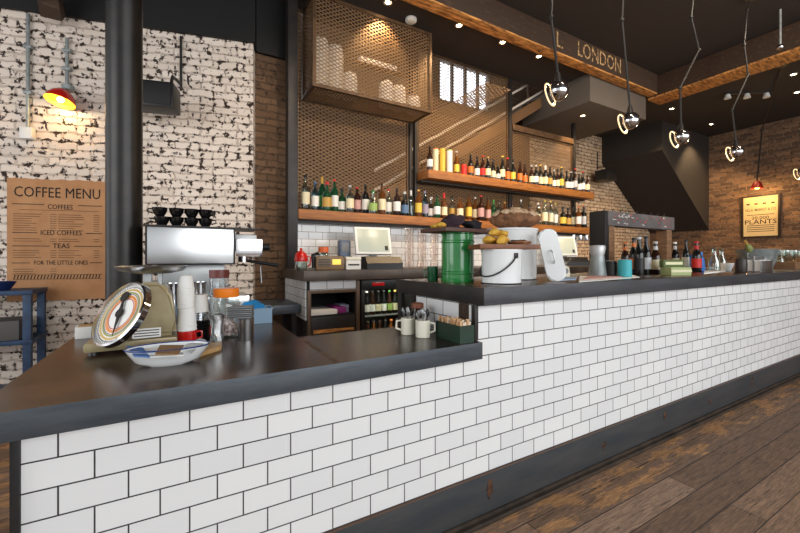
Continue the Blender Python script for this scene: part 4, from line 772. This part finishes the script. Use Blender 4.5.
# bottles on the bar, in front of the wooden cabinet  (u, base v, kind, glass, label, cap, h, r)
BB = [(614, 277, 'can', 'black', 'black', 'silver', .12, .04, 'dark drink can at the end of the bar bottle row'), (628.5, 277.5, 'can', 'teal', 'teal', 'pink', .13, .045, 'teal and pink drink can before the wooden cabinet'),
      (627, 272.5, 'beer', 'b', 'orange', 'orange', .25, .031, 'brown bottle with orange neck behind the teal can'), (636, 274.5, 'beer', 'k', 'orange', 'black', .27, .03, 'dark beer bottle with an orange label before the wooden cabinet'), (641.5, 275, 'beer', 'k', 'black', 'silver', .27, .032, 'all black beer bottle in front of the wooden cabinet'),
      (648.5, 274.5, 'beer', 'k', 'silver', 'black', .28, .031, 'dark beer bottle with a round silver label before the cabinet'), (658, 274, 'beer', 'b', 'cream', 'silver', .245, .034, 'brown bottle with silver foil neck and cream label'),
      (668, 271, 'beer', 'b', 'white', 'black', .24, .031, 'brown bottle behind the green carton, next to the cabinet post'), (677, 271, 'beer', 'k', 'cream', 'white', .27, .032, 'dark bottle with a white foil top behind the green carton'), (688, 271, 'beer', 'k', 'white', 'black', .29, .031, 'dark tall bottle beside the green carton and the red label'),
      (699, 272, 'beer', 'k', 'red', 'red', .265, .035, 'dark bottle with red label and red neck by the blue jug')]
for u, v, kd, gk, lc, cc, h, r, lb in BB:
    a = onbar(u, v); gm = lab(gk) if kd == 'can' else gl[gk][0]
    bottle(a.x, a.y+r*.6, ZB, kd, h*(1.16 if kd != 'can' else 1), r*(1.2 if kd != 'can' else 1), gm, lc, cc, lb, 'can' if kd == 'can' else 'bottle', 'beers standing on the bar', {'red': 'red', 'cream': 'silver', 'orange': 'orange'}.get(lc) if kd != 'can' else None)
a = onbar(679, 275.5); t = thing('green_carton', 'open green and cream cardboard carton on the bar', 'carton', (a.x+.06, a.y+.05, ZB), -.3); G().box(-.1, .1, -.05, .05, 0, .065, .003).out('carton_base', paint('pale green card', (166, 176, 124), .7), t); o = G().box(-.11, .10, .01, .05, .065, .125, .003).out('carton_back', paint('olive green card', (84, 100, 56), .7), t)
g = G().box(-.1, .1, -.0525, -.0505, .025, .045).out('printed_strip', paint('cream print', (216, 212, 176), .7), t); G().box(-.09, .08, .008, .0095, .085, .108).out('printed_strip', paint('cream print', (216, 212, 176), .7), t)
# wooden cabinet with chalk board
wc = thing('wooden_cabinet', 'wooden framed cabinet with a chalkboard header on the bar', 'cabinet', (3.27, 2.02, ZB), 0)
G().box(0, .1, -.04, .06, 0, .43, .004).out('side_post', crate_wood, wc); G().box(1.02, 1.12, -.04, .06, 0, .43, .004).out('side_post', crate_wood, wc)
G().box(-.02, 1.14, -.055, .06, .43, .56, .004).out('chalkboard_header', mat('grey chalkboard', (84, 80, 80), .8, 0, (102, 98, 98), 9), wc); G().box(-.06, -.002, -.05, .1, 0, .56, .003).out('side_panel', black_paint, wc)
chw, chr_ = paint('white chalk', (220, 216, 210), .9), paint('red chalk', (198, 88, 84), .9); r_ = random.Random(4)
for m, nm, rows in ((chr_, 'chalk_stroke', 1), (chw, 'chalk_stroke', 0)):
    for k in range(34):
        g = G(); x = r_.uniform(.04, 1.06); z = r_.choice((.455, .485, .515, .535)); l = r_.uniform(.012, .045)
        if (x < .3) == (m is chw) or r_.random() < .3:
            g.tube([(x, -.0565, z), (x+l*.3, -.0565, z+r_.uniform(-.012, .014)), (x+l*.7, -.0565, z+r_.uniform(-.012, .014)), (x+l, -.0565, z)], .0028, 5); g.out(nm, m, wc)
for k in range(9): G().tube([(.0+.13*k, .0, .56), (.0+.13*k, -.005, .585), (.02+.13*k, -.005, .592)], .004, 6).out('hook', black_steel, wc)
# other bar end objects
a = onbar(708, 272); t = thing('blue_jug', 'bright blue plastic jug beside the red labelled bottle', 'jug', (a.x+.08, a.y+.12, ZB), 1.0); G().lathe([(0, 0), (.06, 0), (.066, .01), (.055, .13), (.04, .16), (.045, .2), (.04, .2), (.036, .16), (.05, .13), (.06, .012), (0, .01)], 22).out('jug_body', paint('bright blue plastic', (52, 116, 196), .35), t); G().tube([(.045, 0, .18), (.1, 0, .17), (.1, 0, .06), (.062, 0, .05)], .008).out('handle', paint('bright blue plastic', (52, 116, 196), .35), t)
carm = G().lathe([(0, 0), (.05, 0), (.055, .01), (.05, .1), (.022, .17), (.02, .22), (.03, .25), (.027, .25), (.018, .22), (.02, .17), (.046, .1), (.05, .014), (0, .01)], 20).mesh('carafe_glass', glass)
for k, (u, v, lb) in enumerate(((714, 271, 'clear glass carafe standing beside the blue jug'), (721.5, 270, 'clear glass carafe between the blue jug carafe and the metal tub'), (745, 264, 'clear glass carafe behind the galvanised tub'), (775, 265, 'clear glass carafe by the wooden crate end'), (780, 265.5, 'second clear carafe by the wooden crate end'))):
    yy = (1.75, 1.9, 2.05, 2.05, 1.86)[k]; a = at_y(u, v, yy); t = thing('glass_carafe', lb, 'carafe', (a.x, yy, ZB), group='clear carafes at the far end of the bar'); put(carm, 'carafe_glass', t)
a = onbar(731, 271); t = thing('white_bowl', 'small white bowl before the carafes on the bar', 'bowl', (a.x+.02, a.y+.05, ZB)); G().lathe([(0, 0), (.045, 0), (.065, .055), (.07, .085), (.066, .085), (.042, .01), (0, .01)], 24).out('bowl_body', white_enamel, t)
flat('paper_menu', [(704, 274.2), (726, 271.6), (722, 270), (704, 271.5)], ZB, .01, paper_white, 'white folded napkins lying before the white bowl', 'napkin')
a = at_y(757, 268, 1.84); t = thing('galvanised_tub', 'wide galvanised metal tub near the far end of the bar', 'tub', (a.x, 1.84, ZB))
G().lathe([(0, 0), (.17, 0), (.245, .235), (.255, .248), (.245, .25), (.235, .235), (.165, .01), (0, .01)], 32, sy=.8).out('tub_body', galv, t); G().tube([(-.24, 0, .19), (-.29, 0, .2), (-.29, 0, .15), (-.225, 0, .14)], .007).out('handle', galv, t)
Mw = Matrix.Rotation(radians(-52), 4, 'Y'); o = thing('wine_bottle', 'pale green wine bottle leaning in the galvanised tub', 'bottle', (a.x-.12, 1.84, ZB+.16)); pr, cap, lb_ = prof_for('wine', .3, .036); G().lathe(pr, 16, mx=Mw).out('bottle_body', mat('pale green wine glass', (176, 186, 120), .1, 0, trans=.4), o); G().lathe([(0, cap[1]), (cap[0], cap[1]), (cap[0], cap[2]), (0, cap[2])], 12, mx=Mw).out('foil', lab('gold'), o)
a = at_y(741, 270, 1.5); t = thing('black_tin', 'small round black tin beside the napkin holder', 'tin', (a.x, 1.5, ZB)); G().lathe([(0, 0), (.042, 0), (.044, .004), (.044, .128), (.04, .135), (0, .135)], 22).out('tin_body', mat('dark brown tin', (44, 36, 32), .45), t); G().lathe([(0, .135), (.015, .135), (.015, .145), (0, .145)], 12).out('lid_knob', black_plastic, t)
a = at_y(759, 270, 1.46); t = thing('napkin_holder', 'low silver napkin holder in front of the galvanised tub', 'napkin holder', (a.x, 1.46, ZB), -.1); G().box(-.11, .11, -.06, .06, 0, .012, .003).box(-.11, .11, -.06, -.052, .012, .115, .002).box(-.11, .11, .052, .06, .012, .13, .002).out('holder_frame', steel, t); G().tube([(-.1, 0, .012), (-.1, 0, .15), (.1, 0, .15), (.1, 0, .012)], .008).out('top_bar', dull_steel, t); G().box(-.095, .095, -.05, .05, .013, .12).out('napkins', paper_white, t)
cr = thing('wooden_crate', 'brown wooden crate of upturned glasses at the bar end', 'crate', (7.15, 1.8, ZB))
g = G()
for y in (-.17, .15): g.box(-.45, .9, y, y+.02, 0, .09, .003)
g.box(-.45, -.43, -.15, .15, 0, .09).box(.88, .9, -.15, .15, 0, .09).box(-.43, .88, -.15, .15, 0, .075); g.out('crate_body', crate_wood, cr)
tumb = G().lathe([(0, 0), (.028, 0), (.031, .005), (.036, .105), (.034, .105), (.028, .01), (0, .012)], 16).mesh('tumbler_glass', glass)
goblet = G().lathe([(0, 0), (.034, .0), (.03, .006), (.008, .012), (.02, .06), (.04, .11), (.038, .17), (.036, .17), (.037, .11), (.017, .064), (0, .06)], 16).mesh('goblet_glass', glass)
for k in range(8):
    t = thing('wine_glass', f'stemmed wine glass on the wooden crate, {ORD[k]} from the metal tub', 'glass', (6.78+.15*k, 1.74+.1*(k % 2), ZB+.0755+.0), group='wine glasses on the wooden crate'); put(goblet, 'goblet_glass', t)
# ---------------------------------------------------------------- back bar machines
ZK = 1.14
def till(x, y, rz, s, label):
    t = thing('till', label, 'till', (x, y, ZK), rz)
    g = G(); g.prism([(-.19, 0), (.17, 0), (.17, .09), (.10, .125), (-.12, .125), (-.19, .06)], -.19, .19, Matrix(((0, 0, 1, 0), (1, 0, 0, 0), (0, 1, 0, 0), (0, 0, 0, 1)))); g.out('base', black_plastic, t)
    G().box(-.15, .15, -.16, .06, .0, .008, .002, Matrix.Translation((0, 0, .105)) @ Matrix.Rotation(radians(18), 4, 'X')).out('keyboard_deck', mat('mid grey deck', (78, 76, 75), .5), t)
    Ms = Matrix.Translation((-.03, .06, .12)) @ Matrix.Rotation(radians(-16), 4, 'X')
    G().box(-.04, .04, .02, .07, -.02, .15, .004, Ms).out('neck', grey_plastic, t)
    f_ = G().box(-.2, .2, -.02, .025, .03, .33, .008, Ms).out('screen_frame', white_plastic, t)
    G().box(-.172, .172, -.0225, -.0195, .055, .305, .001, Ms).out('display', mat('pale grey green display', (172, 180, 168), .25, emit=.12), f_)
    G().box(.12, .155, -.025, -.0225, .07, .12, .001, Ms).out('card_slot', black_plastic, f_)
P_ = at_y(379, 268, 3.5); till(P_.x, 3.5, -.12, 1, 'touch screen till on the back bar beside the glass towers')
P_ = at_y(571, 268, 3.6); till(P_.x, 3.62, -.35, 1, 'touch screen till behind the leaning enamel lid')
P_ = at_y(301, 270, 3.42); t = thing('red_teapot', 'red lidded glass jar at the corner of the back bar', 'jar', (P_.x, 3.42, ZK)); G().lathe([(0, 0), (.05, 0), (.056, .01), (.056, .08), (0, .08)], 22).out('jar_glass', pale_glass, t); G().lathe([(0, .08), (.06, .08), (.064, .1), (.05, .15), (.025, .175), (.0, .18)], 22).out('lid', red_paint, t); G().ball((0, 0, .19), .014, .014, .014).out('knob', red_paint, t); G().tube([(.05, 0, .13), (.09, 0, .12), (.085, 0, .05), (.052, 0, .03)], .007).out('handle', red_paint, t)
P_ = at_y(329, 271, 3.4); t = thing('radio', 'brown radio with a yellow display on the back bar', 'radio', (P_.x, 3.4, ZK), -.15); G().box(-.13, .13, -.06, .07, 0, .13, .02).out('case', mat('bronze plastic', (128, 104, 76), .4), t); G().box(.02, .1, -.063, -.06, .05, .1, .001).out('display', mat('yellow display', (236, 206, 90), .4, emit=.5), t)
g = G()
for k in range(5): g.box(-.11, .0, -.0635, -.0605, .035+.015*k, .042+.015*k)
g.out('speaker_slots', black_plastic, t); G().tube([(-.14, 0, .02), (-.15, -.01, .14), (-.1, -.01, .155)], .018, 10).out('handset', black_plastic, t)
P_ = at_y(354, 270, 3.4); t = thing('receipt_printer', 'cream receipt printer beside the till base', 'printer', (P_.x-.02, 3.42, ZK), -.1); G().box(-.075, .075, -.08, .09, 0, .09, .01).out('case', white_plastic, t); G().box(-.078, .078, -.082, .0, .09, .125, .012).out('lid', cream_china, t); G().box(-.055, .055, -.084, -.081, .04, .055).out('slot', black_plastic, t)
P_ = at_y(323.5, 255, 3.72); t = thing('spice_jar', 'glass jar with an orange lid behind the radio', 'jar', (P_.x, 3.72, ZK)); G().lathe([(0, 0), (.045, 0), (.05, .01), (.05, .16), (.045, .17), (0, .17)], 20).out('jar_glass', pale_glass, t); G().lathe([(0, .17), (.052, .17), (.052, .225), (0, .227)], 20).out('lid', paint('burnt orange lid', (216, 100, 50), .4), t)
P_ = at_y(344, 255, 3.75); t = thing('card_reader', 'blue grey handset machine standing against the tiles', 'machine', (P_.x, 3.75, ZK)); G().box(-.06, .06, -.05, .05, 0, .30, .015).out('case', mat('blue grey plastic', (84, 98, 122), .4), t)
for x in (-.045, .045): G().lathe([(0, 0), (.036, 0), (.036, .02), (0, .022)], 20, mx=Matrix.Translation((x, -.05, .1)) @ RX).out('dial', black_plastic, t)
G().box(-.04, .04, -.053, -.05, .18, .27, .002).out('display', grey_plastic, t)
# stacked tumblers
ordh = ['bottom', 'second up', 'middle', 'fourth up', 'top']
tum2 = G().lathe([(0, 0), (.03, 0), (.033, .004), (.04, .088), (.038, .088), (.03, .01), (0, .01)], 14).mesh('tumbler_glass', thin('pinkish clear glass', (253, 250, 248), .5, .04))
for c in range(8):
    for k in range(5):
        t = thing('tumbler', f'clear tumbler, {ordh[k]} of its tower, {ORD[c]} glass tower from the till', 'glass', (2.10+.084*c, 3.50+.075*(c % 2), ZK+.0886*k), group='tumbler towers on the back bar'); put(tum2, 'tumbler_glass', t)
# hanging mugs under the far shelf
for k, u in enumerate((575, 582, 589)):
    P_ = at_y(u, 236, 3.92); t = thing('hanging_mug', f'steel mug hanging under the far end of the lower shelf, {ORD[k]} from the till', 'mug', (min(P_.x, 5.9), 3.95, 1.757-.1-.11), 0, 'steel mugs hanging under the shelf'); G().lathe([(0, 0), (.036, 0), (.038, .01), (.038, .085), (.035, .085), (.034, .01), (0, .01)], 18).out('mug_body', chrome, t); G().tube([(0, -.036, .07), (0, -.06, .065), (0, -.06, .03), (0, -.036, .02)], .005).out('handle', chrome, t); G().tube([(0, -.05, .068), (0, -.05, .11)], .003).out('hook', black_steel, t)
# ---------------------------------------------------------------- pendants
def pendant(head, arm_pts, label, s=1):
    h = Vector(head); vd = Vector((h.x, h.y, 0)).normalized(); face = Vector((-vd.y, vd.x, -.18)) + vd*.4
    t = thing('pendant_lamp', label, 'lamp', h, 0, 'articulated chrome pendant lamps over the bar')
    n = Vector(face).normalized(); Q = n.to_track_quat('Z', 'Y').to_matrix().to_4x4(); r = .072*s
    G().lathe([(0, -r), (r*.35, -r*.94), (r*.7, -r*.7), (r*.95, -r*.3), (r, 0), (r*.92, r*.35), (r*.8, r*.5), (r*.78, r*.48), (0, r*.3)], 26, mx=Q).out('chrome_shade', chrome, t)
    G().tube([Q @ Vector((r*1.12*cos(2*pi*k/30), r*1.12*sin(2*pi*k/30), r*.78)) for k in range(30)], .0055*s, 8, True).out('lit_ring', mat('warm lit ring', (255, 226, 176), .4, emit=.55), t)
    for k in range(3):
        a_ = 2*pi*k/3+.5; g = G().tube([Q @ Vector((r*.86*cos(a_), r*.86*sin(a_), r*.42)), Q @ Vector((r*1.12*cos(a_), r*1.12*sin(a_), r*.78))], .003, 6); g.out('strut', chrome, t)
    G().ball((0, 0, r*.3), r*.5, r*.5, r*.3, 16, 10, Q).out('bulb', mat('pendant bulb', (255, 216, 150), .4, emit=1.5), t)
    G().tube([(0, 0, r*.7), (0, 0, r*1.75)], .016*s, 12, rs=[.03*s, .014*s]).out('socket', black_steel, t)
    pts = [Vector((0, 0, r*1.6))]+[Vector(p)-h for p in arm_pts]
    for a_, b_ in zip(pts, pts[1:]): G().tube([a_, b_], .0085*s, 8).out('arm', black_paint, t)
    for p in pts[1:-1]: G().ball(p, .018*s, .018*s, .018*s, 12, 8).out('joint', black_paint, t)
    pl = bpy.data.lights.new('pendant_light', 'POINT'); pl.energy = 5; pl.color = (1, .75, .45); pl.shadow_soft_size = .04; o = bpy.data.objects.new('pendant_light', pl); COL.objects.link(o); o.parent = t; o.location = Q @ Vector((0, 0, .14))
    p = pts[-1]; G().lathe([(0, 0), (.045, 0), (.05, -.03), (0, -.03)], 18, p).out('ceiling_rose', black_steel, t)
YP = 1.75
def pp(u, v, y=YP): return at_y(u, v, y)
def up(p, dx, z=4.27): return (p.x+dx, p.y, z)
h1 = pp(558, 91); a1 = pp(551, 17); pendant(h1, [a1, up(a1, .12)], 'chrome jointed pendant over the bread, nearest the cup cage')
h2 = pp(630, 121); a2 = pp(622, 20); pendant(h2, [a2, up(a2, .1)], 'chrome jointed pendant over the grey jug, second from the cup cage')
h3 = pp(681, 137); a3 = [pp(680, 88), pp(699, 50), pp(691, 17)]; pendant(h3, a3+[up(a3[-1], .15)], 'chrome zigzag pendant over the green carton, third from the cup cage')
h4 = pp(736, 152); a4 = [pp(732, 110), pp(748, 75), pp(744, 45), pp(747, 10)]; pendant(h4, a4+[up(a4[-1], .1)], 'chrome zigzag pendant over the carafes, fourth from the cup cage')
h5 = pp(802, 173, 1.82); a5 = [pp(800, 130, 1.82), pp(812, 95, 1.82)]; pendant(h5, a5+[up(a5[-1], .1, 3.9)], 'chrome pendant over the wine glasses, cut by the frame')
# red sign lamp and sign
def spot(name, loc, target, power, size, col=(1, .70, .38), soft=.03, blend=.6):
    l = bpy.data.lights.new(name, 'SPOT'); l.energy = power; l.color = col; l.spot_size = radians(size); l.spot_blend = blend; l.shadow_soft_size = soft
    o = bpy.data.objects.new(name, l); COL.objects.link(o); o.location = loc; o.rotation_euler = (Vector(target)-Vector(loc)).to_track_quat('-Z', 'Y').to_euler(); return o
d = ray(757, 187); lh = Vector((0, 0, CH))+d*(9.92/d.x); j1 = Vector((lh.x+.05, lh.y-.0, 2.75)); j2 = Vector((lh.x-1.2, lh.y-1.0, 4.0))
j1 = at_t(762, 130, lh.x/ray(757, 187).x*.93); j2 = at_z(782, 64, 3.99)
t = thing('sign_lamp', 'red shaded jointed lamp hanging over the framed poster', 'lamp', lh)
G().lathe([(0, .12), (.035, .12), (.056, .09), (.085, .04), (.096, -.03), (.09, -.03), (.07, .03), (0, .07)], 24).out('shade', mat('dark red enamel', (120, 26, 20), .3), t); G().ball((0, 0, -.0), .045, .045, .045).out('bulb', mat('sign bulb', (255, 196, 100), .5, emit=3), t)
for a_, b_ in ((Vector((0, 0, .11)), j1-lh), (j1-lh, j2-lh)): G().tube([a_, b_], .013, 8).out('arm', black_steel, t)
G().ball(j1-lh, .03, .03, .03).out('joint', black_steel, t); G().lathe([(0, 0), (.06, 0), (.06, -.03), (0, -.03)], 16, j2-lh).out('ceiling_rose', black_steel, t)
spl = bpy.data.lights.new('sign_lamp_light', 'POINT'); spl.energy = 14; spl.color = (1, .62, .22); spl.shadow_soft_size = .05; o = bpy.data.objects.new('sign_lamp_light', spl); COL.objects.link(o); o.parent = t; o.location = (0, 0, -.11)
def at_x(u, v, x): d = ray(u, v); return Vector((0, 0, CH)) + d*(x/d.x)
a = at_x(743.5, 198, 10.27); b = at_x(778, 235, 10.27); sy0, sy1, sz1, sz0 = a.y, b.y, at_x(760, 196.5, 10.27).z, at_x(760, 236, 10.27).z; SWd, SHt = sy0-sy1, sz1-sz0
pg = thing('framed_poster', 'framed cream poster with PLANTS lettering on the brick wall', 'poster', (10.275, (sy0+sy1)/2, sz0))
G().box(-.02, .02, -SWd/2-.04, -SWd/2, -.03, SHt+.03, .004).box(-.02, .02, SWd/2, SWd/2+.04, -.03, SHt+.03, .004).box(-.02, .02, -SWd/2, SWd/2, -.03, 0, .003).box(-.02, .02, -SWd/2, SWd/2, SHt, SHt+.03, .003).out('frame', mat('dark walnut frame', (44, 30, 22), .5), pg)
G().box(-.005, .015, -SWd/2, SWd/2, 0, SHt).out('print', mat('aged cream paper', (206, 182, 136), .8), pg)
MS = Matrix(((0, 0, -1, -.0065), (-1, 0, 0, 0), (0, 1, 0, 0), (0, 0, 0, 1)))
def pt(s_, size, z, w): text('lettering', s_, size, ink, pg, Matrix.Translation((0, 0, SHt*z)) @ MS, .0008, SWd*w, bold=.006)
pt('PLANTS', SHt*.16, .355, .92); pt('20,000', SHt*.11, .46, .5); pt('VILLA. MARKET & CO', SHt*.095, .665, .9)
def dash(y0, y1, z, h): G().box(-.0068, -.0055, SWd*y0, SWd*y1, SHt*z-h/2, SHt*z+h/2).out('print_line', ink, pg)
for y in (-.36, -.12, .12, .36): dash(y-.05, y+.05, .82, .03)
for z in (.22, .27, .54, .17, .12): dash(-.4, .4, z, .012)
# ---------------------------------------------------------------- ceiling lights
dl_m = mat('downlight lens', (255, 224, 170), .5, emit=30); ring_m = mat('white bezel', (200, 190, 176), .5)
def downlight(p, label, power=60, tgt=None, size=95):
    t = thing('downlight', label, 'light', p, 0, 'recessed downlights'); G().lathe([(.03, 0), (.045, 0), (.048, -.008), (.032, -.01)], 24).out('bezel', ring_m, t); G().lathe([(0, -.004), (.03, -.004)], 20).out('lens', dl_m, t)
    spot('downlight_beam', (p[0], p[1], p[2]-.02), tgt or (p[0], p[1]+.12, 0), power, size)
DLs = [(388, 0, 'small ceiling downlight above the cup cage'), (459, 25, 'small ceiling downlight just past the cup cage'), (502.5, 42, 'small ceiling downlight in the middle of the row behind the beam'), (539, 56, 'small ceiling downlight beside the nearest pendant')]
for u, v, lb in DLs: p = at_z(u, max(v, 2), 4.0); downlight((p.x, p.y, 4.0), lb, 55 if u < 400 else 95, (p.x, p.y+.35, 1.5))
p = at_z(583, 115.5, 3.58); downlight((p.x, p.y, 3.58), 'small downlight in the underside of the boxed soffit', 60, (p.x+.2, p.y+.4, 1.5))
for u, v, lb, pw in ((657, 113, 'small ceiling downlight past the crossing beam near the stair enclosure', 70), (695.5, 128, 'small ceiling downlight above the stair enclosure slope', 110), (793.5, 74, 'small ceiling downlight near the sign lamp mount', 60), (797, 92, 'small ceiling downlight deepest by the far brick wall', 60)):
    p = at_z(u, v, 4.0); q = (p.x, min(p.y, 3.5), 4.0); downlight(q, lb, pw, (q[0]+.4, q[1]+.3, 1.5))
for x, pw in ((1.5, 60), (3.2, 60), (5.0, 60)): pass
p = at_z(411, 19, 4.0); t = thing('smoke_detector', 'round white smoke detector on the ceiling beside the cage', 'smoke detector', (p.x, p.y, 4.0)); G().lathe([(0, 0), (.065, 0), (.065, -.025), (.045, -.04), (0, -.042)], 24).out('housing', white_plastic, t); G().lathe([(.046, -.041), (.03, -.046), (0, -.046)], 20).out('sensor_cap', cream_china, t)
p = at_z(747, 92, 4.0); t = thing('track_light', 'small pale three headed track fitting on the far ceiling', 'light', (p.x, p.y, 4.0), -.6); G().box(-.35, .35, -.02, .02, -.03, 0).out('track_bar', black_steel, t)
for x in (-.3, 0, .3): G().lathe([(0, -.03), (.03, -.03), (.05, -.1), (0, -.1)], 16, (x, 0, 0)).out('spot_head', white_plastic, t)
p = at_t(780.3, 25.6, 4.55); t = thing('hanging_bolt', 'pale steel rod with a ball end hanging before the crossing beam', 'rod', (p.x, p.y, 4.27)); G().tube([(0, 0, 0), (0, 0, at_t(780, 45, 4.55).z-4.27)], .012).out('rod', galv, t); G().ball((0, 0, at_t(780, 47, 4.55).z-4.27), .035, .035, .035).out('ball_end', chrome, t)
